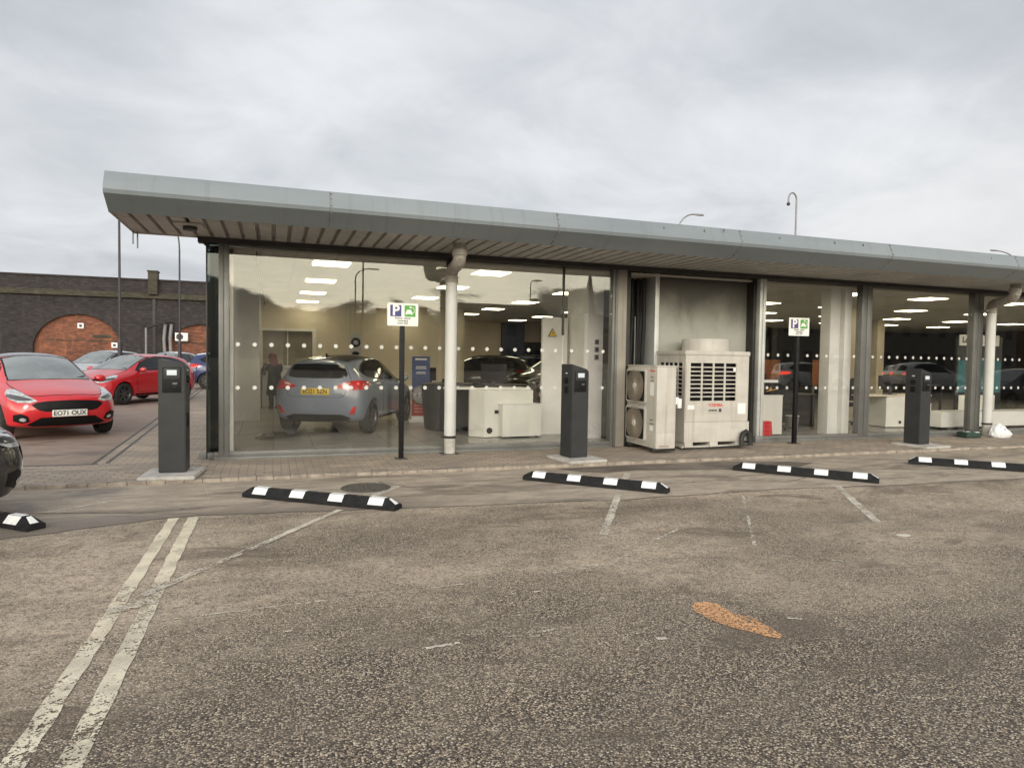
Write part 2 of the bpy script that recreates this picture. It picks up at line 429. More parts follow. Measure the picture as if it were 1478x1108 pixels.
M['signblue'] = pm('sign_blue', (0.055, 0.05, 0.22), 0.4, var=0.08)
M['signgreen'] = pm('sign_green', (0.09, 0.36, 0.06), 0.4, var=0.08)
M['ink'] = pm('printed_ink', (0.05, 0.05, 0.06), 0.5, var=0.1)
M['redink'] = pm('red_ink', (0.60, 0.06, 0.05), 0.5, var=0.1)
M['crack'] = pm('crack_grit', (0.055, 0.045, 0.037), 0.9, var=0.5, vs=30)
M['iron'] = pm('cast_iron', (0.075, 0.068, 0.060), 0.6, var=0.3, vs=20, bump=0.6, bs=120)
M['accase'] = pm('condenser_casing', (0.50, 0.475, 0.435), 0.6, var=0.10, vs=2.5, streak=0.5, grime=(0.30, 0.24, 0.17))
M['acfan'] = pm('fan_guard', (0.33, 0.28, 0.22), 0.5, var=0.2, vs=3)
M['hose'] = pm('black_hose', (0.02, 0.02, 0.02), 0.7, var=0.3)
M['label'] = pm('paper_label', (0.78, 0.78, 0.78), 0.6, var=0.05, vs=20)
M['glasscar'] = pm('car_glass', (0.008, 0.009, 0.010), 0.04, var=0.1, ior=1.5)
M['glassscreen'] = pm('windscreen_glass', (0.14, 0.165, 0.165), 0.04, var=0.25, vs=2.5, ior=2.9)
M['tyre'] = pm('tyre_rubber', (0.018, 0.018, 0.018), 0.75, var=0.3, vs=12)
M['alloy'] = pm('alloy_rim', (0.42, 0.42, 0.43), 0.3, metal=0.8, var=0.1)
M['alloydark'] = pm('dark_alloy_rim', (0.14, 0.14, 0.145), 0.3, metal=0.7, var=0.1)
M['chrome'] = pm('chrome', (0.75, 0.76, 0.78), 0.12, metal=1.0, var=0.03)
M['lamp'] = pm('headlamp_lens', (0.42, 0.44, 0.45), 0.06, var=0.35, vs=14, coat=1.0, ior=1.9)
M['lampin'] = pm('headlamp_bezel', (0.06, 0.06, 0.065), 0.15, var=0.3, coat=1.0)
M['tail'] = pm('tail_lamp', (0.58, 0.010, 0.014), 0.12, var=0.3, vs=9, coat=1.0)
M['tailclear'] = pm('tail_lamp_clear', (0.70, 0.55, 0.53), 0.12, var=0.2, coat=1.0)
M['tailglow'] = emit_mat('lit_tail_lamp', (1.0, 0.08, 0.05), 5.0)
M['platewhite'] = pm('front_plate', (0.80, 0.80, 0.77), 0.4, var=0.03)
M['plateyellow'] = pm('rear_plate', (0.78, 0.55, 0.04), 0.4, var=0.04)
M['brickdark'] = brick_wall('soot_brick', (0.040, 0.033, 0.034), (0.020, 0.018, 0.020), (0.030, 0.027, 0.027), grime=0.8, grimecol=(0.009, 0.009, 0.010))
M['brickred'] = brick_wall('red_brick', (0.21, 0.075, 0.040), (0.11, 0.040, 0.026), (0.14, 0.09, 0.065), grime=0.75, grimecol=(0.055, 0.026, 0.019))
M['stone'] = brick_wall('mossy_stone', (0.055, 0.048, 0.036), (0.038, 0.034, 0.028), (0.03, 0.027, 0.024), w=0.6, h=0.3, grime=0.7, grimecol=(0.030, 0.034, 0.012))
M['steel'] = pm('galvanised_steel', (0.22, 0.215, 0.22), 0.45, metal=0.4, var=0.12)
M['steeldark'] = pm('dark_steel', (0.035, 0.03, 0.036), 0.5, var=0.15)
M['ceillight'] = emit_mat('ceiling_lamp', (1.0, 0.90, 0.60), 6.2)
# ------------------------------------------------------------------ cars
# half body cage: per station, points from top centre line round to the floor centre line (x, y, z)
SECT = [
 [(2.00,0,.665),(1.99,.25,.66),(1.95,.45,.655),(1.91,.56,.645),(1.86,.64,.62),(1.84,.69,.57),(1.86,.70,.48),(1.87,.69,.38),(1.86,.65,.27),(1.85,.55,.22),(1.92,0,.2)],
 [(1.945,0,.745),(1.93,.25,.742),(1.87,.48,.735),(1.81,.60,.732),(1.73,.70,.735),(1.69,.775,.70),(1.70,.815,.60),(1.72,.81,.42),(1.73,.78,.26),(1.72,.68,.2),(1.8,0,.2)],
 [(1.64,0,.85),(1.63,.25,.845),(1.58,.55,.828),(1.53,.645,.818),(1.47,.72,.815),(1.45,.805,.765),(1.45,.848,.62),(1.46,.84,.42),(1.47,.81,.25),(1.47,.70,.2),(1.5,0,.2)],
 [(1.33,0,.918),(1.32,.28,.913),(1.28,.60,.890),(1.25,.68,.878),(1.22,.745,.870),(1.22,.83,.80),(1.22,.868,.64),(1.22,.858,.42),(1.22,.815,.25),(1.22,.70,.2),(1.22,0,.2)],
 [(1.06,0,.985),(1.03,.34,.982),(.94,.66,.975),(.90,.71,.955),(.87,.755,.935),(.87,.835,.865),(.88,.869,.66),(.88,.852,.42),(.88,.815,.24),(.88,.70,.2),(.88,0,.2)],
 [(.70,0,1.175),(.68,.33,1.168),(.62,.62,1.115),(.60,.695,1.04),(.60,.768,.965),(.60,.838,.885),(.6,.869,.66),(.6,.850,.42),(.6,.815,.24),(.6,.70,.2),(.6,0,.2)],
 [(.38,0,1.325),(.36,.31,1.318),(.31,.585,1.255),(.28,.685,1.12),(.25,.778,.975),(.25,.840,.89),(.25,.869,.66),(.25,.850,.42),(.25,.815,.24),(.25,.70,.2),(.25,0,.2)],
 [(.07,0,1.43),(.05,.30,1.422),(.0,.555,1.365),(-.02,.675,1.185),(-.05,.783,.98),(-.05,.842,.895),(-.05,.869,.66),(-.05,.850,.42),(-.05,.815,.24),(-.05,.70,.2),(-.05,0,.2)],
 [(-.35,0,1.472),(-.35,.30,1.463),(-.35,.552,1.402),(-.35,.68,1.20),(-.35,.786,.988),(-.35,.842,.90),(-.35,.868,.66),(-.35,.850,.42),(-.35,.815,.24),(-.35,.70,.2),(-.35,0,.2)],
 [(-.85,0,1.468),(-.85,.30,1.458),(-.85,.548,1.392),(-.85,.68,1.20),(-.85,.786,1.003),(-.85,.844,.91),(-.85,.869,.66),(-.85,.850,.42),(-.85,.815,.24),(-.85,.70,.2),(-.85,0,.2)],
 [(-1.30,0,1.438),(-1.30,.30,1.428),(-1.30,.53,1.36),(-1.30,.665,1.195),(-1.30,.782,1.025),(-1.30,.846,.92),(-1.28,.872,.66),(-1.27,.858,.42),(-1.27,.815,.25),(-1.27,.70,.2),(-1.27,0,.2)],
 [(-1.60,0,1.395),(-1.60,.30,1.385),(-1.59,.515,1.322),(-1.58,.645,1.185),(-1.57,.758,1.03),(-1.56,.832,.935),(-1.56,.856,.66),(-1.56,.845,.43),(-1.55,.80,.27),(-1.5,.68,.22),(-1.5,0,.2)],
 [(-1.815,0,1.34),(-1.80,.30,1.33),(-1.755,.50,1.275),(-1.735,.62,1.17),(-1.73,.725,1.02),(-1.73,.80,.93),(-1.75,.828,.66),(-1.75,.815,.44),(-1.73,.76,.29),(-1.7,.65,.24),(-1.7,0,.22)],
 [(-1.935,0,1.0),(-1.93,.30,1.0),(-1.915,.50,1.0),(-1.89,.60,.985),(-1.865,.69,.96),(-1.85,.755,.88),(-1.88,.775,.66),(-1.88,.76,.46),(-1.84,.71,.32),(-1.80,.6,.26),(-1.83,0,.25)],
]
MIDF = [(2.035,0,.47),(2.02,.28,.47),(1.975,.48,.47),(1.925,.61,.47)]
MIDR = [(-2.005,0,.62),(-1.995,.30,.62),(-1.975,.52,.62),(-1.935,.66,.63)]

def car_cage(T):
    bm = bmesh.new(); vs = {}
    def V(key, p):
        if key not in vs: vs[key] = bm.verts.new(T(p))
        return vs[key]
    def side(sg):
        g = []
        for i, row in enumerate(SECT):
            g.append([V((i, j) if (j in (0, 10)) else (i, j, sg), (p[0], p[1]*sg, p[2])) for j, p in enumerate(row)])
        fs = []
        for i in range(len(g)-1):
            for j in range(10): fs.append((g[i][j], g[i][j+1], g[i+1][j+1], g[i+1][j]))
        for (row, mid, nm, fl) in ((g[0], MIDF, 'f', 0), (g[-1], MIDR, 'r', 1)):
            m = [V((nm, q) if q == 0 else (nm, q, sg), (p[0], p[1]*sg, p[2])) for q, p in enumerate(mid)]
            k, j, i, h, gg, f, e, d, c, b, a = row
            ff = [(k, j, m[1], m[0]), (j, i, m[2], m[1]), (i, h, m[3], m[2]), (h, gg, f, m[3]), (m[3], f, e, d), (m[2], m[3], d, c), (m[1], m[2], c, b), (m[0], m[1], b, a)]
            fs += ff
        for f in fs: bm.faces.new(f)
    side(1); side(-1)
    bmesh.ops.recalc_face_normals(bm, faces=bm.faces)
    cl = bm.edges.layers.float.new('crease_edge')
    inv = {v: k for k, v in vs.items()}
    for e in bm.edges:
        a, b = inv[e.verts[0]], inv[e.verts[1]]
        if not isinstance(a[0], int) or not isinstance(b[0], int): continue
        cr = 0.0
        if a[1] == b[1] and a[0] != b[0]:
            cr = {4: .45, 5: .25, 2: .45 if min(a[0], b[0]) >= 4 else .15, 8: .4}.get(a[1], 0)
        elif a[0] == b[0] == 12 and max(a[1], b[1]) <= 3: cr = .8
        elif a[0] == b[0] == 1 and max(a[1], b[1]) <= 4: cr = .3
        elif a[0] == b[0] == 4 and max(a[1], b[1]) <= 2: cr = .3
        e[cl] = cr
    return bm

def subdiv_mesh(bm, lev):
    me = bpy.data.meshes.new('cage'); bm.to_mesh(me); bm.free()
    o = bpy.data.objects.new('cage', me); COL.objects.link(o)
    md = o.modifiers.new('s', 'SUBSURF'); md.levels = lev; md.render_levels = lev
    bpy.context.view_layer.update()
    dg = bpy.context.evaluated_depsgraph_get()
    r = bpy.data.meshes.new_from_object(o.evaluated_get(dg))
    bpy.data.objects.remove(o); bpy.data.meshes.remove(me)
    return r

def boolean_cut(me, cutters):
    o = bpy.data.objects.new('b', me); COL.objects.link(o)
    cs = []
    for c in cutters:
        m2 = bpy.data.meshes.new('c'); c.bm.to_mesh(m2); c.bm.free()
        co = bpy.data.objects.new('c', m2); COL.objects.link(co); cs.append(co)
        md = o.modifiers.new('b', 'BOOLEAN'); md.operation = 'DIFFERENCE'; md.object = co; md.solver = 'EXACT'
    bpy.context.view_layer.update()
    dg = bpy.context.evaluated_depsgraph_get()
    r = bpy.data.meshes.new_from_object(o.evaluated_get(dg))
    bpy.data.objects.remove(o)
    for co in cs: bpy.data.objects.remove(co)
    return r

def in_poly(x, y, P):
    c = False; n = len(P); j = n-1
    for i in range(n):
        if (P[i][1] > y) != (P[j][1] > y) and x < (P[j][0]-P[i][0])*(y-P[i][1])/(P[j][1]-P[i][1])+P[i][0]: c = not c
        j = i
    return c

def patch(bvh, pts, d, off=0.004, res=0.05):
    """skin lying on the body: outline pts (3D) cast along d onto the body"""
    w = Vector(d).normalized(); u = w.cross(Vector((0, 0, 1)))
    if u.length < 1e-3: u = Vector((0, 1, 0))
    u.normalize(); v = u.cross(w)
    P = [(Vector(p).dot(u), Vector(p).dot(v)) for p in pts]
    out = []
    for i in range(len(P)):
        a, b = P[i], P[(i+1) % len(P)]
        n = max(1, int(math.hypot(b[0]-a[0], b[1]-a[1])/res))
        for k in range(n): out.append((a[0]+(b[0]-a[0])*k/n, a[1]+(b[1]-a[1])*k/n))
    nb = len(out); edges = [(i, (i+1) % nb) for i in range(nb)]
    x0 = min(p[0] for p in out); x1 = max(p[0] for p in out); y0 = min(p[1] for p in out); y1 = max(p[1] for p in out)
    allp = list(out); yy = y0+res*.5
    while yy < y1:
        xx = x0+res*.5
        while xx < x1:
            if in_poly(xx, yy, out) and min(abs(xx-q[0])+abs(yy-q[1]) for q in out) > res*.45: allp.append((xx, yy))
            xx += res
        yy += res
    cv, ce, cf, *_ = geometry.delaunay_2d_cdt([Vector(p) for p in allp], edges, [list(range(nb))], 1, 1e-5)
    bm = bmesh.new(); vm = {}
    for i, q in enumerate(cv):
        o = u*q[0]+v*q[1]-w*6
        loc, nor, idx, dist = bvh.ray_cast(o, w)
        if loc is None: continue
        if nor.dot(w) > 0: nor = -nor
        vm[i] = bm.verts.new(loc + nor*off*0.5 - w*off*0.5)
    for f in cf:
        if all(i in vm for i in f) and len(set(f)) == len(f):
            q = [vm[i] for i in f]
            e = max((q[i].co-q[(i+1) % len(q)].co).length for i in range(len(q)))
            if e < res*5:
                try: bm.faces.new(q)
                except ValueError: pass
    bmesh.ops.recalc_face_normals(bm, faces=bm.faces)
    s = sum((f.normal.dot(w)*f.calc_area() for f in bm.faces))
    if s > 0: bmesh.ops.reverse_faces(bm, faces=bm.faces)
    return bm

def pobj(name, bms, mat, parent):
    mb = MB()
    for b in bms: mb._add(b)
    return mb.build(name, mat, parent, smooth=60)

def mir(pts): return [(p[0], -p[1], p[2]) for p in pts]

def wheel(parent, x, y, rimmat, sg, r=0.312):
    w = sub_empty('wheel', parent, (x, y, r), (0, 0, 0))
    Mx = Matrix.Rotation(R(-90*sg), 4, 'X')        # +z of the lathe becomes the outward side
    t = MB(); t.lathe([(.215, -.09), (.255, -.10), (r-.012, -.09), (r, -.06), (r, .06), (r-.012, .09), (.255, .102), (.222, .095), (.215, .07)], 36, Mx)
    t.build('tyre', M['tyre'], w)
    m = MB(); m.lathe([(.218, .085), (.205, .09), (.198, .075), (.19, -.05), (0, -.05)], 36, Mx)
    for k in range(7):
        a = k*2*math.pi/7
        for da in (-.11, .11):
            m.prism([(.03, -.022), (.20, -.012), (.20, .012), (.03, .022)], .045, .07, 'z', 0, Mx @ Matrix.Rotation(a+da, 4, 'Z'))
    m.lathe([(.055, .05), (.055, .075), (.03, .082), (0, .082)], 16, Mx)
    m.build('rim', rimmat, w)
    return w

def number_plate(parent, txt, x, z, front, mat, bvh=None):
    sg = 1 if front else -1
    p = MB(); p.box(-.006, .006, -.26, .26, -.0555, .0555, .003)
    o = p.build('number_plate', mat, parent, (x, 0, z))
    if txt:
        text_mesh('lettering', txt, .108, M['ink'], o, (sg*.0075, 0, -.002), (R(90), 0, R(90*sg)), bold=.0028, sx=.93)
    return o

def build_car(name, label, loc, head, paint, roof=None, zs=1.0, xs=1.0, ys=1.0, fplate=None, rplate=None, group=None, rim='alloydark', cat='car', lit=False, black_bumper=False, lev=2):
    r = thing(name, label, cat, loc, R(head), group)
    T = lambda p: Vector((p[0]*xs, p[1]*ys, p[2] if p[2] < .3 else .3+(p[2]-.3)*zs))
    TT = lambda P: [T(p) for p in P]
    me = subdiv_mesh(car_cage(T), lev)
    bvh = BVHTree.FromPolygons([v.co.copy() for v in me.vertices], [tuple(p.vertices) for p in me.polygons])
    fx, rx = 1.22*xs, -1.27*xs
    wr = .312*(1.0 if zs < 1.04 else 1.08)
    cut = []
    for x in (fx, rx):
        for s in (1, -1):
            cut.append(MB().cyl((x, s*.60*ys, wr), (x, s*1.1, wr), wr+.045, seg=40))
    me = boolean_cut(me, cut)
    for p in me.polygons: p.use_smooth = True
    me.set_sharp_from_angle(angle=R(40)); me.materials.clear()
    link_mesh('body', me, paint, r)
    rm = M[rim]
    for x in (fx, rx):
        for s in (1, -1): wheel(r, x, s*.752*ys, rm, s, wr)
    for x in (fx, rx):
        for s in (1, -1):
            b = MB(); b.prism([(x+(wr+.043)*math.cos(R(a)), wr+(wr+.043)*math.sin(R(a))) for a in range(-12, 193, 12)], s*.575*ys, s*.605*ys, 'y')
            b.build('wheel_well', M['black'], r)
    # panel seams, then panels a little proud of them
    D = (-1, 0, 0); U = (1, 0, 0); DN = (0, 0, -1)
    bon = [(1.90,0,0),(1.86,.42,0),(1.78,.55,0),(1.5,.62,0),(1.2,.665,0),(.99,.66,0),(1.02,.4,0),(1.07,0,0)]
    bon = bon + mir(bon[1:-1])[::-1]
    grow = lambda P, c, k: [(c[0]+(p[0]-c[0])*k[0], c[1]+(p[1]-c[1])*k[1], c[2]+(p[2]-c[2])*k[2]) for p in P]
    pobj('bonnet_seam', [patch(bvh, TT(grow(bon, (1.4,0,0), (1.012,1.012,1))), DN, .002, .07)], M['black'], r)
    pobj('bonnet', [patch(bvh, TT(bon), DN, .007, .06)], paint, r)
    ws = [(0,0,1.0),(0,.35,.998),(0,.615,.985),(0,.60,1.06),(0,.515,1.345),(0,.30,1.395),(0,0,1.408)]
    ws = [(0, p[1], p[2]) for p in ws]; ws = ws + mir(ws[1:-1])[::-1]
    pobj('windscreen_trim', [patch(bvh, TT(grow(ws, (0,0,1.2), (1,1.045,1.045))), D, .004, .04)], M['black'], r)
    pobj('windscreen', [patch(bvh, TT(ws), D, .009, .05)], M['glassscreen'], r)
    if roof:
        rf = [(.06,0,0),(.03,.30,0),(-.02,.50,0),(-.5,.515,0),(-1.2,.50,0),(-1.62,.47,0),(-1.68,.25,0),(-1.70,0,0)]
        rf = rf + mir(rf[1:-1])[::-1]
        pobj('roof', [patch(bvh, TT(rf), DN, .006, .08)], roof, r)
    rw = [(0,0,1.03),(0,.40,1.035),(0,.535,1.06),(0,.545,1.12),(0,.46,1.265),(0,.40,1.28),(0,0,1.295)]
    rw = rw + mir(rw[1:-1])[::-1]
    tg = [(0,0,.70),(0,.44,.70),(0,.52,.74),(0,.55,.84),(0,.62,.99),(0,.52,1.2),(0,.44,1.30),(0,0,1.31)]
    tg = tg + mir(tg[1:-1])[::-1]
    pobj('tailgate_seam', [patch(bvh, TT(grow(tg, (0,0,1.0), (1,1.014,1.018))), U, .002, .06)], M['black'], r)
    pobj('tailgate', [patch(bvh, TT(tg), U, .006, .06)], paint, r)
    pobj('rear_window', [patch(bvh, TT(rw), U, .010, .06)], M['glasscar'], r)
    gw = [(.66,0,.985),(.30,0,1.235),(.06,0,1.335),(-.2,0,1.362),(-.60,0,1.362),(-.63,0,1.01)]
    qw = [(-.70,0,1.015),(-.675,0,1.360),(-1.0,0,1.335),(-1.22,0,1.28),(-1.47,0,1.17),(-1.40,0,1.10),(-1.1,0,1.05)]
    tr = [(.72,0,.965),(.32,0,1.262),(.05,0,1.362),(-.3,0,1.388),(-1.0,0,1.362),(-1.3,0,1.285),(-1.55,0,1.165),(-1.42,0,1.07),(-1.1,0,1.02),(-.6,0,.985)]
    dr = [(.72,0,.93),(.76,0,.72),(.72,0,.36),(-.62,0,.33),(-.66,0,.62),(-.65,0,.965),(0,0,.955)]
    for s in (1, -1):
        d = (0, -s, 0)
        pobj('window_trim', [patch(bvh, TT(tr), d, .004, .04)], M['black'], r)
        pobj('side_window', [patch(bvh, TT(gw), d, .010, .045)], M['glasscar'], r)
        pobj('side_window', [patch(bvh, TT(qw), d, .010, .045)], M['glasscar'], r)
        pobj('door_seam', [patch(bvh, TT(grow(dr, (0,0,.64), (1.012,1,1.016))), d, .001, .07)], M['black'], r)
        pobj('door', [patch(bvh, TT(dr), d, .0045, .06)], paint, r)
        pobj('side_skirt', [patch(bvh, TT([(.80,0,.30),(.80,0,.22),(-.84,0,.22),(-.84,0,.30)]), d, .006, .07)], M['black'], r)
        h = MB(); h.box(-.52, -.36, -.012, .012, -.014, .014, .008); h.build('door_handle', paint, r, (0, s*(.862*ys), T((0,0,.83))[2]))
        # mirror
        mm = MB(); mm.ico((0, 0, 0), 1, 3, (.075, .105, .072)); mm.build('wing_mirror', paint, r, tuple(T((.60, s*.925, .995))))
        ar = MB(); ar.box(-.03, .03, -.06, .06, -.015, .015, .01); ar.build('mirror_arm', M['black'], r, tuple(T((.62, s*.82, .955))))
        # lamps
        q = [(1.90,.42,.665),(1.86,.52,.722),(1.74,.66,.792),(1.56,.75,.845),(1.42,.79,.845),(1.48,.815,.775),(1.68,.785,.690),(1.80,.68,.640),(1.88,.52,.632)]
        q = q if s > 0 else mir(q)
        dd = (-1, -.75*s, 0)
        lp = pobj('headlight', [patch(bvh, TT(q), dd, .010, .035)], M['lamp'], r)
        cx = sum(p[0] for p in q)/9; cy = sum(p[1] for p in q)/9; cz = sum(p[2] for p in q)/9
        qi = grow(q, (cx, cy, cz-.028), (.80, .80, .46))
        pobj('lamp_bezel', [patch(bvh, TT(qi), dd, .014, .03)], M['lampin'], lp)
        f1 = [(1.93,.56,.325),(1.92,.58,.42),(1.88,.67,.46),(1.81,.76,.44),(1.81,.765,.335),(1.88,.66,.30)]
        f1 = f1 if s > 0 else mir(f1)
        fg = pobj('fog_lamp_housing', [patch(bvh, TT(f1), (-1, -.35*s, 0), .006, .035)], M['black'], r)
        f2 = [(1.90,.60,.345),(1.90,.60,.375),(1.88,.635,.392),(1.87,.675,.385),(1.86,.69,.362),(1.87,.67,.338),(1.89,.63,.33)]
        f2 = f2 if s > 0 else mir(f2)
        pobj('fog_lamp', [patch(bvh, TT(f2), (-1, -.35*s, 0), .012, .03)], M['lamp'], fg)
        q = [(-1.945,.34,.885),(-1.92,.50,.955),(-1.86,.66,.995),(-1.74,.765,1.00),(-1.58,.82,.985),(-1.48,.845,.95),(-1.56,.85,.875),(-1.78,.80,.835),(-1.90,.66,.830),(-1.94,.48,.845)]
        q = q if s > 0 else mir(q)
        tl = pobj('tail_light', [patch(bvh, TT(q), (1, -.75*s, 0), .011, .035)], M['tailglow'] if lit else M['tail'], r)
        q2 = [(-1.94,.45,.915),(-1.91,.53,.95),(-1.88,.61,.955),(-1.90,.59,.925),(-1.93,.50,.905)]
        q2 = q2 if s > 0 else mir(q2)
        pobj('reversing_lamp', [patch(bvh, TT(q2), (1, -.75*s, 0), .015, .03)], M['tailclear'], tl)
        rr = [(-1.9,.60,.40),(-1.9,.66,.53),(-1.9,.735,.55),(-1.9,.70,.40)]
        rr = rr if s > 0 else mir(rr)
        pobj('rear_reflector', [patch(bvh, TT(rr), (1, -.4*s, 0), .008, .03)], M['tail'], r)
    gr = [(0,0,.672),(0,.30,.662),(0,.45,.642),(0,.53,.605),(0,.50,.565),(0,.42,.505),(0,.34,.488),(0,0,.482)]
    gr = gr + mir(gr[1:-1])[::-1]
    pobj('grille', [patch(bvh, TT(gr), D, .006, .04)], M['black'], r)
    lg = [(0,0,.392),(0,.40,.388),(0,.58,.272),(0,.50,.238),(0,0,.232)]
    lg = lg + mir(lg[1:-1])[::-1]
    pobj('lower_grille', [patch(bvh, TT(lg), D, .006, .04)], M['black'], r)
    df = [(0,0,.385),(0,.45,.385),(0,.60,.33),(0,.64,.24),(0,0,.24)]
    df = df + mir(df[1:-1])[::-1]
    pobj('rear_diffuser', [patch(bvh, TT(df), U, .006, .05)], M['black'], r)
    bd = MB(); bd.lathe([(0, .010), (.9, .009), (1, 0)], 24, Matrix.Translation(T((1.945, 0, .705))) @ Matrix.Rotation(R(72), 4, 'Y') @ Matrix.Diagonal((.028, .062, 1, 1)))
    bd.build('badge', M['chrome'], r)
    zf = T((0,0,.455))[2]; hit = bvh.ray_cast(Vector((5, .2, zf)), Vector((-1, 0, 0)))[0]
    number_plate(r, fplate, (hit.x if hit else 2.0)+.022, zf, True, M['platewhite'])
    zr = T((0,0,.80))[2]; hit = bvh.ray_cast(Vector((-5, .1, zr)), Vector((1, 0, 0)))[0]
    number_plate(r, rplate, (hit.x if hit else -2.0)-.018, zr, False, M['plateyellow'])
    an = MB(); an.prism([(0, 0), (.12, .0), (.02, .075), (-.01, .075)], -.012, .012, 'y', .003); an.build('aerial_fin', M['black'], r, tuple(T((-1.45, 0, 1.405))))
    wp = MB(); wp.tube([T((1.0, .1, .99)), T((.96, .35, 1.005)), T((.86, .58, 1.05))], .008, 6); wp.build('wiper', M['black'], r)
    return r
# ------------------------------------------------------------------ ground
ZA = -0.04          # car park surface; block paving is z = 0
def sheet(name, poly, z, mat, kind='structure'):
    mb = MB(); mb.face([(p[0], p[1], z) for p in poly])
    o = mb.build(name, mat, smooth=0); return tag(o, kind=kind)

sheet('ground', [(-260, -260), (260, -260), (260, 260), (-260, 260)], -0.06, M['lot'])
edge = []
x = -30.0; rr = random.Random(3)
base = [(-30, 5.9), (-3, 6.42), (-2.1, 6.53), (-.94, 6.95), (-.65, 6.98), (1.3, 6.78), (2.24, 6.7), (3.6, 6.55), (5.1, 6.6), (6, 6.6), (7.5, 6.44), (12, 6.3), (40, 6.0)]
while x <= 40:
    for a, b in zip(base, base[1:]):
        if a[0] <= x <= b[0]:
            edge.append((x, a[1]+(b[1]-a[1])*(x-a[0])/(b[0]-a[0])+rr.uniform(-.025, .025))); break
    x += 0.18 if -4 < x < 10 else 1.5
sheet('coarse_asphalt', [(-30, -40)] + [(40, -40)] + edge[::-1], ZA, M['asphalt'])
sheet('smooth_tarmac', edge + [(40, 8.80), (-30, 8.80)], ZA, M['tarmac'])
# sunken joint where the two surfacings meet
jm = MB()
for a, b in zip(edge, edge[1:]):
    if a[0] < -6 or a[0] > 12: continue
    jm.face([(a[0], a[1]-.012, ZA+.003), (b[0], b[1]-.012, ZA+.003), (b[0], b[1]+.010, ZA+.003), (a[0], a[1]+.010, ZA+.003)])
tag(jm.build('surfacing_joint', M['patch'], smooth=0), kind='structure')
pv = MB(); pv.face([(-30, 8.885, 0), (40, 8.885, 0), (40, 10.36, 0), (-.86, 10.36, 0), (-.90, 40, 0), (-3.3, 40, 0), (-2.27, 10.36, 0), (-30, 10.30, 0)])
tag(pv.build('paving', M['paving'], smooth=0), kind='structure')
kb = MB()
xk = -14.0; rk = random.Random(5)
while xk < 32:
    L = .20 if xk < 14 else 2.0
    dz = rk.uniform(-.006, .004); dy = rk.uniform(-.008, .008)
    kb.box(xk+.0015, xk+L-.0015, 8.785+dy, 8.882, -.09, .004+dz, .010 if L < 1 else 0)
    xk += L
tag(kb.build('kerb', M['kerb'], smooth=0), kind='structure')
sheet('lot_surface', [(-60, 10.305), (-2.30, 10.37), (-3.32, 40), (-3.4, 57.8), (-60, 57.8)], -.008, M['lot'])
dc = MB(); dc.box(-30, -2.22, 10.295, 10.345, -.05, .004); 
for o_ in (0, .16): dc.prism([(-2.30+o_, 10.36), (-2.26+o_, 10.36), (-3.26+o_, 40), (-3.31+o_, 40)], -.05, .004, 'z')
tag(dc.build('drain_channel', M['iron'], smooth=0), kind='structure')
# dark wet-looking tarmac patch in front of the condensers
sheet('tarmac_patch', [(3.95, 8.35), (4.3, 8.22), (4.8, 8.30), (5.6, 8.12), (6.3, 7.98), (6.75, 7.80), (7.3, 7.95), (7.85, 8.22), (7.5, 8.45), (6.9, 8.60), (6.6, 8.64), (5.2, 8.72), (3.75, 8.68)], ZA+.004, M['patchbrown'])
def crack(pts, w, mat):
    mb = MB(); P = []
    for a, b in zip(pts, pts[1:]):
        n = max(2, int(math.hypot(b[0]-a[0], b[1]-a[1])/.05))
        for k in range(n): P.append((a[0]+(b[0]-a[0])*k/n+random.uniform(-.014, .014), a[1]+(b[1]-a[1])*k/n+random.uniform(-.014, .014), w*random.uniform(.25, 1.1)))
    for a, b in zip(P, P[1:]):
        d = Vector((b[0]-a[0], b[1]-a[1])).normalized(); n = Vector((-d.y, d.x))
        mb.face([(a[0]+n.x*a[2], a[1]+n.y*a[2], ZA+.0055), (a[0]-n.x*a[2], a[1]-n.y*a[2], ZA+.0055), (b[0]-n.x*b[2], b[1]-n.y*b[2], ZA+.0055), (b[0]+n.x*b[2], b[1]+n.y*b[2], ZA+.0055)])
    return tag(mb.build('tarmac_crack', mat, smooth=0), kind='structure')
for pts in ([(3.1, 7.35), (4.4, 7.25), (5.6, 7.3), (6.3, 7.0), (7.2, 7.4)], [(5.2, 7.85), (5.9, 7.5), (6.5, 7.55)], [(1.2, 8.3), (1.7, 7.6), (2.6, 7.3)], [(-2.2, 7.5), (-1.2, 7.25), (-.3, 7.4)], [(8.2, 7.5), (9.3, 7.2), (11, 7.35)]):
    crack(pts, .008, M['crack'])
# painted markings
def line(name, a, b, w, mat, z=ZA+.004, w2=None):
    d = Vector((b[0]-a[0], b[1]-a[1])).normalized(); n = Vector((-d.y, d.x)); w2 = w if w2 is None else w2
    N = 24; P = []; Q = []
    for i in range(N+1):
        q = Vector(a)+(Vector(b)-Vector(a))*i/N; ww = (w+(w2-w)*i/N)/2
        j1, j2 = random.uniform(-.006, .006), random.uniform(-.006, .006)
        P.append(q+n*(ww+j1)); Q.append(q-n*(ww+j2))
    return sheet(name, [tuple(p) for p in P]+[tuple(p) for p in Q[::-1]], z, mat)
line('painted_line', (-.875, 6.93), (-.90, 4.1), .090, M['yellow'])
line('painted_line', (-.90, 4.1), (-.925, 1.4), .090, M['yellowworn'])
line('painted_line', (-.71, 6.94), (-.711, 5.0), .094, M['yellow'])
line('painted_line', (-.711, 5.0), (-.712, 1.4), .095, M['yellowworn'])
line('painted_line', (.63, 6.87), (-.80, 4.72), .062, M['whiteline'], ZA+.007)
line('painted_line', (1.42, 8.0), (1.02, 7.45), .085, M['whiteline'])
line('painted_line', (-.70, 4.62), (-.93, 4.50), .10, M['whiteline'], ZA+.010)
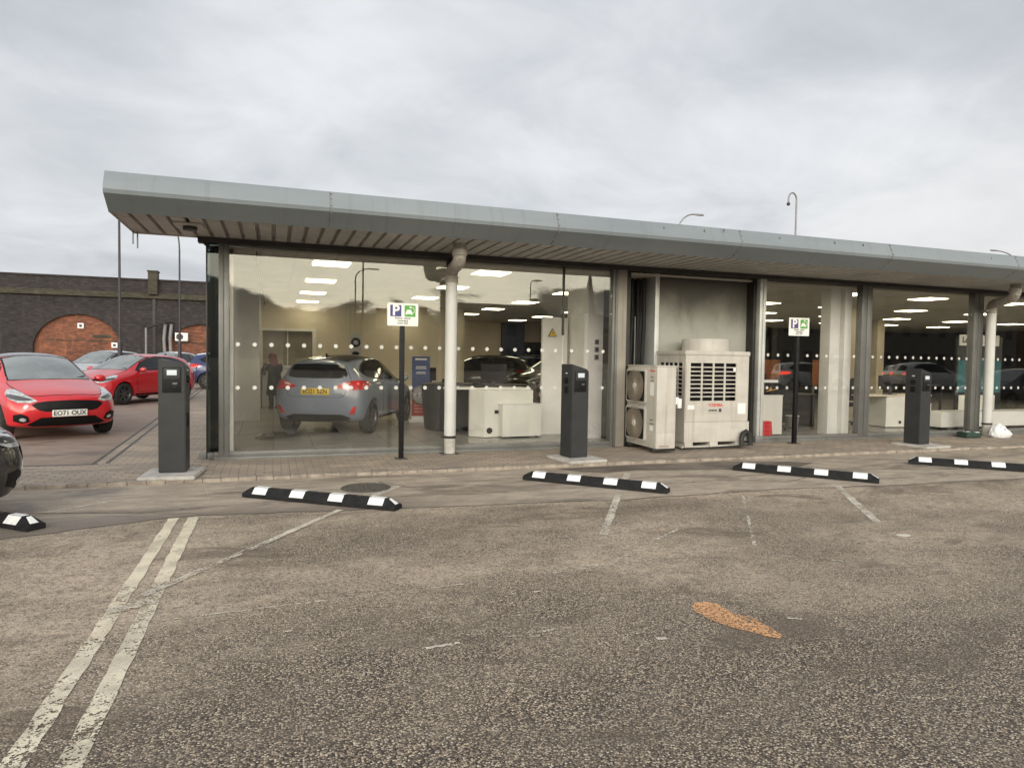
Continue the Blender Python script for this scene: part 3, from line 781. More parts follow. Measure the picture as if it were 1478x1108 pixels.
line('painted_line', (3.86, 7.05), (2.74, 5.28), .075, M['whiteline'])
line('painted_line', (4.55, 8.10), (4.25, 7.65), .085, M['whiteline'])
line('painted_line', (6.72, 6.65), (5.50, 4.90), .085, M['whiteline'])
line('painted_line', (7.75, 8.2), (7.15, 7.35), .075, M['fadedline'])
line('painted_line', (2.20, 4.515), (2.42, 4.495), .045, M['whiteline'])
line('painted_line', (1.62, 4.40), (3.6, 4.60), .030, M['fadedline'])
line('painted_line', (.86, 4.36), (1.22, 4.385), .020, M['whiteline'])
line('painted_line', (-.6, 4.28), (.86, 4.37), .020, M['fadedline'])
line('painted_line', (.76, 3.46), (.95, 3.475), .026, M['whiteline'])
line('painted_line', (1.12, 3.47), (1.6, 3.49), .020, M['fadedline'])
line('painted_line', (2.42, 4.52), (3.8, 5.5), .035, M['fadedline'])
line('painted_line', (3.8, 4.6), (5.1, 6.4), .030, M['fadedline'])
line('painted_line', (-1.86, 7.66), (-1.62, 7.86), .05, M['whiteline'])
line('painted_line', (-2.1, 7.46), (-1.86, 7.64), .04, M['fadedline'])
line('painted_line', (-1.75, 4.0), (-.95, 4.12), .02, M['fadedline'])
line('painted_line', (-.72, 8.72), (-.66, 7.5), .05, M['fadedline'])
line('painted_line', (-1.3, 7.62), (.4, 8.2), .03, M['fadedline'])
line('painted_line', (-3.6, 10.0), (-2.78, 10.14), .07, M['whiteline'], .006)
for a, b, w in (((4.12, 4.10), (4.22, 4.02), .016), ((4.17, 4.06), (4.155, 4.01), .012), ((2.0, 3.2), (2.06, 3.19), .03), ((2.92, 3.23), (3.0, 3.19), .02), ((.05, 3.9), (.10, 3.91), .02), ((1.62, 4.1), (1.67, 4.1), .02), ((-1.2, 5.7), (-1.17, 5.71), .03)):
    line('painted_line', a, b, w, M['whiteline'], ZA+.004)
ob = [(2.482, 3.567), (2.535, 3.614), (2.601, 3.613), (2.66, 3.563), (2.655, 3.465), (2.665, 3.379), (2.722, 3.303), (2.72, 3.161), (2.71, 3.03), (2.672, 2.992), (2.626, 3.026), (2.582, 3.1), (2.52, 3.191), (2.467, 3.293), (2.447, 3.423), (2.453, 3.503)]
o2 = []
for (a, b) in zip(ob, ob[1:]+ob[:1]):
    for k in range(3):
        o2.append((a[0]+(b[0]-a[0])*k/3+random.uniform(-.007, .007), a[1]+(b[1]-a[1])*k/3+random.uniform(-.007, .007)))
sheet('paint_patch', o2, ZA+.004, M['orange'])
pat = []
for k in range(14):
    a = k*2*math.pi/14; pat.append((5.35+.085*math.cos(a)*random.uniform(.8, 1.1), 4.50+.05*math.sin(a)*random.uniform(.8, 1.1)))
sheet('paint_patch', pat, ZA+.004, M['whiteline'])

# ------------------------------------------------------------------ wheel stops
def wheel_stop():
    t = thing('wheel_stop', 'x', 'wheel stop', group='black rubber wheel stops with white reflectors')
    bm = bmesh.new(); L = 1.83/2
    sec = [(-.085, 0), (-.085, .042), (-.032, .108), (.032, .108), (.085, .042), (.085, 0)]
    st = [(-L, 0.0, .40), (-L+.005, .0, .45), (-L+.10, 1, 1), (L-.10, 1, 1), (L-.005, 0, .45), (L, 0, .40)]
    rings = []
    for xx, k, h in st:
        ring = []
        for (yy, zz) in sec:
            z2 = zz*(1 if k else .52) if zz > .042 else zz
            y2 = yy*(1.0 if k else .94)
            ring.append(bm.verts.new((xx, y2, z2)))
        rings.append(ring)
    for a, b in zip(rings, rings[1:]):
        for i in range(6): bm.faces.new((a[i], a[(i+1) % 6], b[(i+1) % 6], b[i]))
    bm.faces.new(rings[0][::-1]); bm.faces.new(rings[-1])
    bmesh.ops.recalc_face_normals(bm, faces=bm.faces)
    bmesh.ops.bevel(bm, geom=[e for e in bm.edges if e.calc_length() > .3], offset=.006, segments=2, affect='EDGES')
    mb = MB(); mb._add(bm); mb.build('stop_body', M['rubber'], t, smooth=30)
    for i, xx in enumerate((-.70, -.235, .23, .695)):
        f = MB(); w = .085
        n1 = Vector((0, -.062, .052)).normalized()*.004
        a = Vector((0, -.0835, .0440)); b = Vector((0, -.033, .1072))
        for s in (1, -1):
            q = [Vector((xx-w, a.y*s, a.z)), Vector((xx+w, a.y*s, a.z)), Vector((xx+w, b.y*s, b.z)), Vector((xx-w, b.y*s, b.z))]
            off = Vector((0, -.062*s, .052)).normalized()*.003
            q = [p+off for p in q]; f.face(q if s > 0 else q[::-1])
        f.face([(xx-w, -.032, .1112), (xx+w, -.032, .1112), (xx+w, .032, .1112), (xx-w, .032, .1112)])
        f.build('reflector', M['reflector'], t, smooth=0)
    for s in (1, -1):
        f = MB(); f.face([(s*(L-.008), -.050, .0605), (s*(L-.008), .025, .0605), (s*(L-.092), .018, .1085), (s*(L-.092), -.026, .1085)][::s])
        f.build('end_reflector', M['reflector'], t, smooth=0)
    for xx in (-.47, 0, .47):
        f = MB(); f.cyl((xx, 0, .106), (xx, 0, .1095), .022, seg=12); f.build('fixing_bolt', M['iron'], t)
    return t
ws0 = wheel_stop()
spots = [((-.30, 7.86), (1.21, 6.71), 'wheel stop in front of the manhole cover'),
         ((3.02, 8.06), (4.36, 6.75), 'wheel stop in front of the post beside the condensers'),
         ((6.22, 7.98), (7.39, 6.64), 'wheel stop in front of the large cream condenser'),
         ((9.35, 7.83), (10.62, 6.52), 'wheel stop cut by the right edge, nearest the far post'),
         ((-3.28, 7.95), (-1.96, 6.82), 'wheel stop end at the left edge, under the black car nose')]
for i, (a, b, lab) in enumerate(spots):
    o = ws0 if i == 0 else copy_tree(ws0)
    o['label'] = 'black and white ' + lab
    o.location = ((a[0]+b[0])/2, (a[1]+b[1])/2, ZA+.002); o.rotation_euler.z = math.atan2(b[1]-a[1], b[0]-a[0])

# manhole cover
t = thing('manhole_cover', 'round dark iron manhole cover in the tarmac behind a wheel stop', 'manhole cover', (1.02, 7.97, ZA))
f = MB(); f.lathe([(0, .006), (.24, .006), (.243, .002)], 40)
for k in range(-4, 5):
    for j in range(-4, 5):
        if math.hypot(k*.048, j*.048) < .22: f.box(k*.048-.014, k*.048+.014, j*.048-.014, j*.048+.014, .005, .009)
f.build('lid', M['iron'], t)
f = MB(); f.lathe([(.248, .001), (.250, .008), (.285, .008), (.292, .0)], 40); f.build('ring', M['iron'], t)

# ------------------------------------------------------------------ charging posts
def charging_post(loc, rz, label):
    t = thing('charging_post', label, 'charging post', loc, rz, 'grey electric vehicle charging posts')
    f = MB(); f.prism([(-.33, -.30), (.30, -.33), (.33, .40), (-.31, .42)], 0, .045, 'z', .012); f.build('plinth', M['concrete'], t)
    w, h = .152, 1.385
    prof = [(-w, .0), (w, .0), (w, h-.125), (w-.012, h-.095), (w-.04, h-.072), (-w, h)]
    f = MB(); f.prism([(x_, z_+.045) for x_, z_ in prof], -.02, .28, 'y', .010); f.build('housing', M['charger'], t)
    f = MB(); f.box(-.104, .104, -.028, -.018, 1.02, 1.33, .004)
    f.build('socket_recess', M['black'], t)
    f = MB(); f.box(-.085, .092, -.034, -.026, 1.185, 1.315, .006); f.build('display_panel', M['charger'], t)
    f = MB(); f.box(-.052, .058, -.040, -.033, 1.232, 1.295, .003); f.build('screen', M['screen'], t)
    f = MB(); f.box(.0, .075, -.036, -.026, 1.06, 1.15, .004); f.cyl((.038, -.05, 1.085), (.038, -.03, 1.085), .014, seg=10); f.build('socket', M['black'], t)
    f = MB(); f.box(.012, .062, -.0385, -.0355, 1.128, 1.138, 0); f.build('marking', M['steel'], t, smooth=0)
    for s in (1, -1):
        f = MB(); f.box(s*w-.002, s*w+.014*s, .08, .17, .60 if s > 0 else 1.0, .77 if s > 0 else 1.10, .006); f.build('side_handle', M['black'], t)
        f = MB(); f.cyl((s*w, .125, 1.18), (s*(w+.02), .125, 1.18), .045, seg=16); f.build('side_socket', M['black'], t)
        f = MB(); f.box(s*w-.001, s*(w+.004), .10, .15, 1.285, 1.30, .001); f.build('status_light', M['label'], t)
    return t
charging_post((-1.165, 9.10, 0), R(-3), 'dark grey charging post left of the showroom corner, in front of the red cars')
charging_post((4.27, 9.09, 0), R(8), 'dark grey charging post beside the cream condensers, in front of a wide window')
charging_post((11.22, 9.12, 0), R(5), 'dark grey charging post standing furthest right, before the darker windows')

# ------------------------------------------------------------------ parking signs
def parking_sign(loc, zbot, label, rz=0):
    t = thing('parking_sign', label, 'sign', loc, rz, 'recharging point parking signs on black posts')
    f = MB(); f.box(-.034, .034, -.034, .034, 0, zbot+.20, .006); f.build('post', M['black'], t)
    f = MB(); f.box(-.09, .09, -.09, .09, 0, .012, .003); f.build('base_plate', M['iron'], t)
    f = MB(); f.prism([(x_, z_) for x_, z_ in [(-.218, zbot), (.218, zbot), (.225, zbot+.007), (.225, zbot+.323), (.218, zbot+.33), (-.218, zbot+.33), (-.225, zbot+.323), (-.225, zbot+.007)]], -.046, -.036, 'y', .001)
    pl = f.build('sign_plate', M['signwhite'], t)
    y = -.0475; zt = zbot+.135
    f = MB(); f.box(-.183, -.022, y, -.045, zt, zt+.165); f.build('blue_panel', M['signblue'], pl, smooth=0)
    text_mesh('letter_p', 'P', .205, M['signwhite'], pl, (-.102, y-.0006, zt+.082), (R(90), 0, 0), bold=.006, sx=1.0)
    f = MB(); f.box(.025, .185, y, -.045, zt, zt+.165); f.build('green_panel', M['signgreen'], pl, smooth=0)
    c = MB(); cx, cz = .09, zt+.03
    body = [(cx-.05, cz), (cx-.05, cz+.03), (cx-.042, cz+.042), (cx-.03, cz+.072), (cx+.03, cz+.072), (cx+.042, cz+.042), (cx+.05, cz+.03), (cx+.05, cz), (cx+.032, cz), (cx+.032, cz+.01), (cx-.032, cz+.01), (cx-.032, cz)]
    c.prism(body, y-.0012, y-.0002, 'y')
    c.prism([(cx-.025, cz+.046), (cx+.025, cz+.046), (cx+.019, cz+.064), (cx-.019, cz+.064)], y-.002, y-.0013, 'y')
    c.tube([(cx+.05, y-.001, cz+.02), (cx+.073, y-.001, cz+.03), (cx+.075, y-.001, cz+.08), (cx+.06, y-.001, cz+.10), (cx+.035, y-.001, cz+.105)], .0045, 6)
    c.box(cx+.005, cx+.035, y-.0015, y-.0002, cz+.095, cz+.116)
    c.build('car_and_plug_symbol', M['signwhite'], pl, smooth=0)
    for k, s in enumerate(('Electric  vehicle', 'recharging', 'point only')):
        text_mesh('lettering', s, .036, M['ink'], pl, (0, y-.0006, zbot+.112-.036*k), (R(90), 0, 0), bold=.0006)
    return t
parking_sign((1.765, 9.86, 0), 1.945, 'white recharging point sign on a black post left of the white drainpipe')
parking_sign((9.12, 10.05, 0), 1.995, 'white recharging point sign on a black post right of the big condenser', R(-2))

# ------------------------------------------------------------------ condensers
t = thing('condenser_unit', 'tall narrow cream twin fan condenser turned side on to the wall', 'air conditioner', (5.80, 9.44, .03))
f = MB(); f.box(0, .36, 0, .96, .05, 1.375, .012); case = f.build('casing', M['accase'], t)
f = MB(); f.box(-.012, .375, -.012, .972, 1.372, 1.392, .006); f.build('lid', M['accase'], t)
for z0 in (.13, .755):
    f = MB(); f.prism([(y_, z_) for y_, z_ in [(.33, z0), (.91, z0), (.945, z0+.035), (.945, z0+.535), (.91, z0+.57), (.33, z0+.57), (.295, z0+.535), (.295, z0+.035)]], -.038, .002, 'x', .008)
    fg = f.build('fan_cover', M['accase'], t)
    f = MB(); f.prism([(y_, z_) for y_, z_ in [(.35, z0+.035), (.89, z0+.035), (.91, z0+.055), (.91, z0+.515), (.89, z0+.535), (.35, z0+.535), (.33, z0+.515), (.33, z0+.055)]], -.042, -.036, 'x'); f.build('fan_opening', M['black'], fg)
    f = MB(); c = Vector((-.052, .62, z0+.285))
    for k in range(1, 12): f.lathe([(.024*k+.008, -.002), (.024*k+.012, 0.002), (.024*k+.016, -.002)], 40, Matrix.Translation(c) @ Matrix.Rotation(R(90), 4, 'Y'))
    for k in range(48):
        a = k*2*math.pi/48; f.cyl(c+Vector((0, .05*math.cos(a), .05*math.sin(a))), c+Vector((0, .285*math.cos(a), .285*math.sin(a)*.9)), .0025, seg=4)
    f.build('fan_guard', M['acfan'], fg)
    f = MB(); f.lathe([(0, .018), (.045, .014), (.055, 0), (.055, -.02)], 24, Matrix.Translation((-.055, .62, z0+.285)) @ Matrix.Rotation(R(-90), 4, 'Y')); f.build('fan_hub', M['accase'], fg)
f = MB(); f.box(-.004, .0, .012, .27, .05, .30, .002); f.box(.012, .33, -.004, 0, .05, .29, .002); f.build('service_cover', M['accase'], t)
f = MB(); f.box(.06, .24, -.006, -.002, .07, .10); f.build('grip_slot', M['acfan'], t, smooth=0)
text_mesh('brand_lettering', 'TOSHIBA', .042, M['redink'], t, (-.002, .155, 1.30), (R(90), 0, R(-90)), bold=.001)
for z_, s in ((1.20, 'Inverter'), (1.145, 'R410A'), (.50, '400 V'), (.44, 'CAUTION')):
    text_mesh('lettering', s, .034, M['ink'], t, (-.002, .15, z_), (R(90), 0, R(-90)))
f = MB(); f.box(-.0025, -.001, .09, .21, .90, 1.11); f.build('label', M['label'], t, smooth=0)
f = MB(); f.box(-.0025, -.001, .09, .20, .33, .41); f.build('label', M['label'], t, smooth=0)
f = MB()
for yy in (.03, .80): f.box(-.03, .39, yy, yy+.10, 0, .05, .004)
f.build('foot_rails', M['hose'], t)
f = MB(); f.box(.363, .43, .02, .06, .76, .88, .01); f.box(.40, .47, .0, .05, .70, .86, .01); f.build('isolator', M['label'], t)

t = thing('condenser_unit', 'large cream box condenser with a slotted grille and round fan cowl on top', 'air conditioner', (6.50, 9.70, .03))
W_, D_, H0, H1 = 1.28, .90, .10, 1.57
# casing built as panels round a real grille opening
f = MB()
gx0, gx1, gz0, gz1 = .10, 1.02, .80, 1.44
f.box(0, W_, 0, .02, H0, gz0); f.box(0, W_, 0, .02, gz1, H1); f.box(0, gx0, 0, .02, gz0, gz1); f.box(gx1, W_, 0, .02, gz0, gz1)
f.box(0, .02, .02, D_, H0, gz0); f.box(0, .02, .02, D_, gz1, H1); f.box(0, .02, .02, .10, gz0, gz1); f.box(0, .02, .80, D_, gz0, gz1)
f.box(W_-.02, W_, .02, D_, H0, H1); f.box(.02, W_-.02, D_-.02, D_, H0, H1); f.box(.02, W_-.02, .02, D_-.02, H0, H0+.02)
f.build('casing', M['accase'], t, smooth=0)
f = MB(); f.box(.02, W_-.02, .10, .12, gz0-.05, gz1+.05); f.box(.11, .13, .12, .84, gz0-.05, gz1+.05); f.build('coil', M['black'], t, smooth=0)
f = MB(); f.prism([(-.018, -.018), (W_+.018, -.018), (W_+.018, D_+.018), (-.018, D_+.018)], H1, H1+.075, 'z', .012); f.build('top_cover', M['accase'], t)
g = MB()
for k in range(1, 4): g.box(gx0+(gx1-gx0)*k/4-.017, gx0+(gx1-gx0)*k/4+.017, .001, .016, gz0, gz1, .002)
for k in range(1, 9): g.box(gx0, gx1, .004, .020, gz0+(gz1-gz0)*k/9-.010, gz0+(gz1-gz0)*k/9+.010, .002)
g.build('grille', M['accase'], t)
g = MB()
for k in range(1, 5): g.box(.003, .018, .10+.70*k/5-.015, .10+.70*k/5+.015, gz0, gz1, .002)
for k in range(1, 9): g.box(.001, .016, .10, .80, gz0+(gz1-gz0)*k/9-.010, gz0+(gz1-gz0)*k/9+.010, .002)
g.build('grille', M['accase'], t)
f = MB(); f.lathe([(.30, .0), (.41, .0), (.405, .20), (.395, .215), (.37, .205), (.36, .02)], 48, Matrix.Translation((.70, .45, H1+.072))); cw = f.build('fan_cowl', M['accase'], t)
f = MB()
for k in range(12):
    a = k*math.pi/12; f.tube([(.70+.385*math.cos(a), .45+.385*math.sin(a), H1+.275), (.70, .45, H1+.30), (.70-.385*math.cos(a), .45-.385*math.sin(a), H1+.275)], .004, 5)
for r_ in (.10, .2, .3): f.lathe([(r_-.004, .0), (r_, .006), (r_+.004, 0)], 32, Matrix.Translation((.70, .45, H1+.30-.025*r_/.385)))
f.build('fan_guard', M['acfan'], cw)
f = MB(); f.box(.02, W_-.0, -.003, .0, .44, .447); f.box(.012, .018, -.003, 0, H0, gz1); f.build('panel_seam', M['acfan'], t, smooth=0)
f = MB(); f.box(-.004, W_+.03, -.006, -.0005, H0, .438, .002); f.build('lower_panel', M['accase'], t)
f = MB(); f.box(.93, W_-.0, -.010, -.006, .12, .31, .002); f.build('pipe_cover', M['accase'], t)
text_mesh('brand_lettering', 'TOSHIBA', .072, M['redink'], t, (.61, -.002, .725), (R(90), 0, 0), bold=.002)
text_mesh('lettering', 'INVERTER', .038, M['ink'], t, (.56, -.002, .635), (R(90), 0, 0), bold=.002)
f = MB(); f.box(.68, .735, -.003, -.001, .61, .665); f.build('emblem', M['ink'], t, smooth=0)
f = MB(); f.box(.47, .75, -.003, -.001, .592, .597); f.build('underline', M['acfan'], t, smooth=0)
f = MB(); f.box(.055, .19, -.003, -.001, .655, .73); f.build('label', M['label'], t, smooth=0)
f = MB(); f.box(1.07, 1.23, -.003, -.001, .57, .755); f.build('label', M['label'], t, smooth=0)
f = MB(); f.box(.955, 1.005, -.006, -.002, gz0+(gz1-gz0)*.79, gz0+(gz1-gz0)*.88); f.build('label', M['label'], t, smooth=0)
f = MB()
for xx in (.02, .52, 1.05): f.box(xx, xx+.16, .0, .88, 0, .10, .005)
f.box(-.02, W_+.02, .03, .10, .0, .035); f.build('foot_rails', M['accase'], t)
f = MB(); f.tube([(1.10, -.10, .035), (1.10, -.09, .16), (1.14, -.08, .24), (1.20, -.07, .27), (1.26, -.08, .22), (1.275, -.09, .10), (1.275, -.10, .03)], .045, 10)
f.tube([(1.27, -.09, .045), (1.0, -.12, .03), (.6, -.16, .025), (.2, -.17, .022), (-.1, -.15, .022)], .016, 8); f.build('lagged_pipe', M['hose'], t)

# ------------------------------------------------------------------ drainpipes
def drainpipe(loc, bend, label, collar_z):
    t = thing('drainpipe', label, 'drainpipe', loc, 0, 'white round drainpipes down the showroom front')
    f = MB(); f.cyl((0, 0, .27), (0, 0, collar_z), .092, seg=28); f.build('pipe', M['pipe'], t)
    f = MB(); f.cyl((0, 0, .0), (0, 0, .255), .088, seg=28); f.build('base_section', M['concrete'], t)
    f = MB(); f.lathe([(.093, -.02), (.100, -.015), (.100, .015), (.093, .02)], 28, Matrix.Translation((0, 0, .262))); f.box(-.14, -.09, -.02, .02, .25, .275); f.build('clamp', M['framedark'], t)
    f = MB(); f.lathe([(.093, -.05), (.104, -.045), (.104, -.015), (.098, -.01), (.098, .02), (.108, .025), (.108, .05), (.093, .055)], 28, Matrix.Translation((0, 0, collar_z)))
    f.box(-.16, -.09, -.02, .02, collar_z-.01, collar_z+.02); f.box(-.13, -.05, .05, .2, collar_z-.01, collar_z+.02)
    f.build('collar', M['pipegrey'], t)
    b = Vector(bend); z0 = collar_z
    P = [Vector((0, 0, z0)), Vector((0, 0, z0+.05))]
    for k in range(9):
        u = k/8; a = Vector((0, 0, z0+.10)); c = Vector((b.x, b.y, 2.93)); m1 = Vector((0, 0, z0+.20)); m2 = Vector((b.x, b.y, 2.80))
        P.append(a*(1-u)**3+m1*3*u*(1-u)**2+m2*3*u*u*(1-u)+c*u**3)
    P += [Vector((b.x, b.y, 3.05)), Vector((b.x, b.y, 3.20))]
    f = MB(); f.tube(P, .094, 24); f.build('swan_neck', M['pipegrey'], t)
    f = MB(); f.lathe([(.096, -.03), (.110, -.02), (.110, .06), (.096, .07)], 28, Matrix.Translation((b.x, b.y, 2.98))); f.build('upper_collar', M['pipegrey'], t)
    return t
drainpipe((2.595, 10.24, 0), (-.09, -.80), 'white drainpipe between the two wide left windows, near the grey hatchback', 2.70)
drainpipe((14.40, 10.22, 0), (-.48, -.80), 'white drainpipe at the far right, standing beside a white bag', 2.66)
f = MB(); f.box(2.44, 2.73, 10.10, 10.36, .0, .006); tag(f.build('drain_cover', M['iron'], smooth=0), 'square dark drain cover at the foot of the left drainpipe', 'drain cover')

# ------------------------------------------------------------------ bag and case at the right
t = thing('carry_case', 'dark green case with two white labels, beside the right drainpipe', 'case', (13.66, 10.06, 0), R(-6)); t.scale = (.72, .72, .72)
f = MB(); f.box(-.26, .26, -.17, .17, .0, .17, .03); f.build('body', pm('dark_green_fabric', (.018, .042, .030), .7, var=.3, vs=9, bump=.3), t)
f = MB(); f.box(-.17, .02, -.06, .05, .169, .175, .001); f.box(.06, .20, -.17, -.08, .16, .175, .001); f.build('label', M['label'], t)
f = MB(); f.tube([(-.12, 0, .17), (-.10, .02, .21), (.08, .02, .21), (.10, 0, .17)], .012, 8); f.build('handle', M['black'], t)
t = thing('plastic_bag', 'white plastic bag with dark blue lettering slumped beside the drainpipe', 'bag', (14.36, 9.90, 0), R(-28)); t.scale = (.66, .66, .72)
bm = bmesh.new(); bmesh.ops.create_icosphere(bm, subdivisions=4, radius=1)
rb = random.Random(4)
from mathutils import noise as mnoise
for v in bm.verts:
    n = mnoise.noise(v.co*2.6)*.16+mnoise.noise(v.co*6)*.06
    k = 1+n; z = v.co.z
    v.co = Vector((v.co.x*.30*k*(1.05-.35*max(0, z)), v.co.y*.15*k*(1.0-.3*max(0, z)), max(-.0, (z+.62)*.20*k+ .07*max(0, z)*(1-v.co.x))))
mb = MB(); mb._add(bm); bag = mb.build('sack', pm('bag_plastic', (.74, .75, .78), .35, var=.08, vs=12, bump=.5, bs=30), t, smooth=80)
f = MB()
for k, (x_, z_, w_, h_) in enumerate(((-.13, .16, .05, .12), (-.06, .13, .05, .11), (.01, .12, .05, .10), (-.13, .23, .16, .03), (.06, .19, .04, .04))):
    f.box(x_, x_+w_, -.005, 0, z_, z_+h_, .004, M=Matrix.Translation((0, -.155, .03)) @ Matrix.Rotation(R(18), 4, 'Y') @ Matrix.Rotation(R(-16), 4, 'X'))
f.build('printed_marks', pm('bag_ink', (.03, .03, .14), .4), bag)
# ------------------------------------------------------------------ showroom building
YG = 10.42
B = thing('car_showroom', 'long low glass fronted showroom under a grey metal canopy', 'building', (-.89, 10.42, 0))
BL = Vector((-.89, 10.42, 0))
def bld(mb, name, mat, parent=None, smooth=35):
    """mesh given in world coordinates, parented under the building (or one of its parts)"""
    p = parent or B
    bmesh.ops.translate(mb.bm, verts=mb.bm.verts, vec=-BL)
    return mb.build(name, mat, p, smooth=smooth)

XL, XR = -1.80, 30.0
# canopy: folded fascia in 3.05 m lengths
prof = [(8.745, 3.53), (8.672, 3.37), (8.655, 3.315), (8.672, 3.27), (8.935, 3.11), (8.955, 3.118), (8.955, 3.53)]
js = [XL, .65] + [.65+3.05*k for k in range(1, 10)] + [XR]
for a, b in zip(js, js[1:]):
    f = MB(); f.prism(prof, a+.004, b-.004, 'x'); bld(f, 'fascia_panel', M['canopy'])
f = MB()
for x_ in js[1:-1]:
    f.prism([(p[0]-.0025, p[1]) for p in prof[:5]]+[(8.95, 3.13), (8.76, 3.52)], x_-.006, x_+.006, 'x')
    for (y_, z_) in ((8.725, 3.50), (8.70, 3.43), (8.66, 3.34), (8.675, 3.25), (8.75, 3.21), (8.85, 3.16)): f.ico((x_+.014, y_-.004, z_), .010, 1)
bld(f, 'fascia_joint', M['joint'])
f = MB()
rs = random.Random(11)
for x_ in (5.4, 6.1, 6.45, 7.5, 8.6, 9.2, 12.2, 13.6): f.ico((x_, 8.70, 3.46+rs.uniform(-.05, .04)), .018, 1, (.6, .6, 1.5))
bld(f, 'rust_spot', M['joint'])
f = MB(); f.box(XL+.02, XR, 8.96, 10.36, 3.36, 3.52); f.box(-.86, XR, 10.47, 20.9, 3.36, 3.52); bld(f, 'roof', M['canopy'], smooth=0)
# ribbed soffit deck
bm = bmesh.new(); pts = []; x = XL+.02
while x < XR:
    pts += [(x, 3.125), (x+.148, 3.125), (x+.155, 3.185), (x+.193, 3.185)]; x += .20
va = [bm.verts.new((p[0], 8.95, p[1])) for p in pts]; vb = [bm.verts.new((p[0], 10.36, p[1])) for p in pts]
for i in range(len(pts)-1): bm.faces.new((va[i], va[i+1], vb[i+1], vb[i]))
f = MB(); f._add(bm); bld(f, 'soffit_deck', M['soffit'], smooth=0)
f = MB(); f.box(XL, XR, 10.36, 10.40, 3.12, 3.36); f.box(XL, -.86, 10.40, 10.46, 3.115, 3.50); f.box(XL-.002, XL+.018, 8.95, 10.46, 3.115, 3.52)
f.box(XL+.02, XR, 8.95, 10.36, 3.30, 3.35); bld(f, 'soffit_closer', M['soffit'], smooth=0)
f = MB(); f.box(-1.18, -.84, 9.30, 9.62, 3.095, 3.122, .01); bld(f, 'soffit_box', M['soffit'])
f = MB(); f.cyl((-1.0, 9.46, 3.05), (-1.0, 9.46, 3.096), .085, seg=24); bld(f, 'soffit_lamp', M['framedark'])
f = MB(); f.box(-1.79, -1.775, 10.28, 10.30, 2.95, 3.12); f.box(-1.74, -1.725, 10.30, 10.32, 2.90, 3.12); bld(f, 'hanging_bracket', M['frame'], smooth=0)
# head beam
f = MB(); f.box(-1.0, XR, 10.34, 10.52, 3.045, 3.119); f.prism([(-1.02, 3.118), (-.86, 3.118), (-.86, 2.96)], 10.38, 10.50, 'y'); bld(f, 'head_beam', M['framedark'], smooth=0)
# sill frame
f = MB()
for a, b in ((-.80, 5.50), (8.58, XR)):
    f.box(a, b, 10.36, 10.50, 0.03, .105, .006); f.box(a, b, 10.33, 10.48, -.03, .035, .004)
f.box(-1.0, -.74, 10.44, 10.56, -.02, .09, .005)
bld(f, 'sill_frame', M['frame'])
def post(x0, x1, mat, y0=10.355, y1=10.50, z0=.02, z1=3.046):
    f = MB(); xm = (x0+x1)/2
    f.box(x0, xm-.006, y0, y1, z0, z1, .004); f.box(xm+.006, x1, y0, y1, z0, z1, .004); f.box(xm-.006, xm+.006, y0+.02, y1-.01, z0, z1)
    bld(f, 'mullion', mat)
post(-.735, -.60, M['frame'])
post(2.57, 2.64, M['framedark'])
post(5.46, 5.56, M['frame'])
post(8.52, 8.66, M['framelight'])
post(10.98, 11.24, M['frame'])
post(14.08, 14.36, M['frame'])
post(17.3, 17.55, M['frame'])
post(20.6, 20.85, M['frame'])
post(24.0, 24.25, M['frame'])
f = MB(); f.box(-.905, -.885, 10.44, 10.52, .0, 3.046, .003); bld(f, 'mullion', M['framedark'])
f = MB(); f.box(-.885, -.735, 10.43, 10.52, 2.90, 2.935); bld(f, 'transom', M['framedark'])
def window(x0, x1, mat='glass', dots=True, z0=.105, z1=3.046, y=YG):
    f = MB(); f.box(x0+.002, x1-.002, y-.008, y+.008, z0, z1); p = bld(f, 'window_pane', M[mat], smooth=0)
    if dots:
        d = MB(); n = int((x1-x0-.1)/.21); st = (x1-x0)/n
        for k in range(n):
            for z in (1.02, 1.64):
                d.cyl((x0+st*(k+.5), y-.0125, z), (x0+st*(k+.5), y-.0095, z), .030, seg=16)
        o = bld(d, 'dot_stickers', M['sticker'], p, smooth=0)
        o.matrix_parent_inverse = Matrix()
    return p
window(-.885, -.735, 'glasstint', False)
window(-.60, 2.57); window(2.64, 4.55); window(4.58, 5.46)
window(8.66, 10.98); window(11.24, 14.08); window(14.36, 17.3); window(17.55, 20.6); window(20.85, 24.0); window(24.25, 29.9)
f = MB(); f.box(4.55, 4.58, 10.395, 10.44, 1.9, 3.045); bld(f, 'glazing_bar', M['framedark'], smooth=0)
# pilaster, dark service recess, flank frame and sooty, shade-darkened panel between the two glazed parts
f = MB(); f.box(5.56, 5.74, 10.38, 10.50, 0, 3.119, .004); bld(f, 'pilaster', M['panelbrown'])
f = MB(); f.box(5.74, 5.80, 10.40, 11.25, 0, 3.119, .003); f.box(5.80, 5.86, 10.46, 10.52, 0, 3.119, .003); bld(f, 'pilaster_return', M['framedark'])
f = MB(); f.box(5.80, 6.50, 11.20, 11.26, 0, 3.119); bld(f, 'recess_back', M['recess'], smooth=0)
f = MB(); f.box(5.86, 6.02, 11.10, 11.20, 0, 3.119, .003); bld(f, 'recess_trim', M['frame'])
f = MB()
for (x_, y_, r_) in ((6.10, 11.12, .03), (6.20, 11.05, .035), (6.29, 11.0, .028), (6.36, 10.9, .035)): f.tube([(x_, y_, .4), (x_, y_, 1.5), (x_+.03, y_, 2.2), (x_+.01, y_, 3.1)], r_, 10)
bld(f, 'service_pipe', M['hose'])
f = MB(); f.tube([(6.24, 10.96, .9), (6.24, 10.96, 2.3)], .012, 8); bld(f, 'conduit', M['steel'])
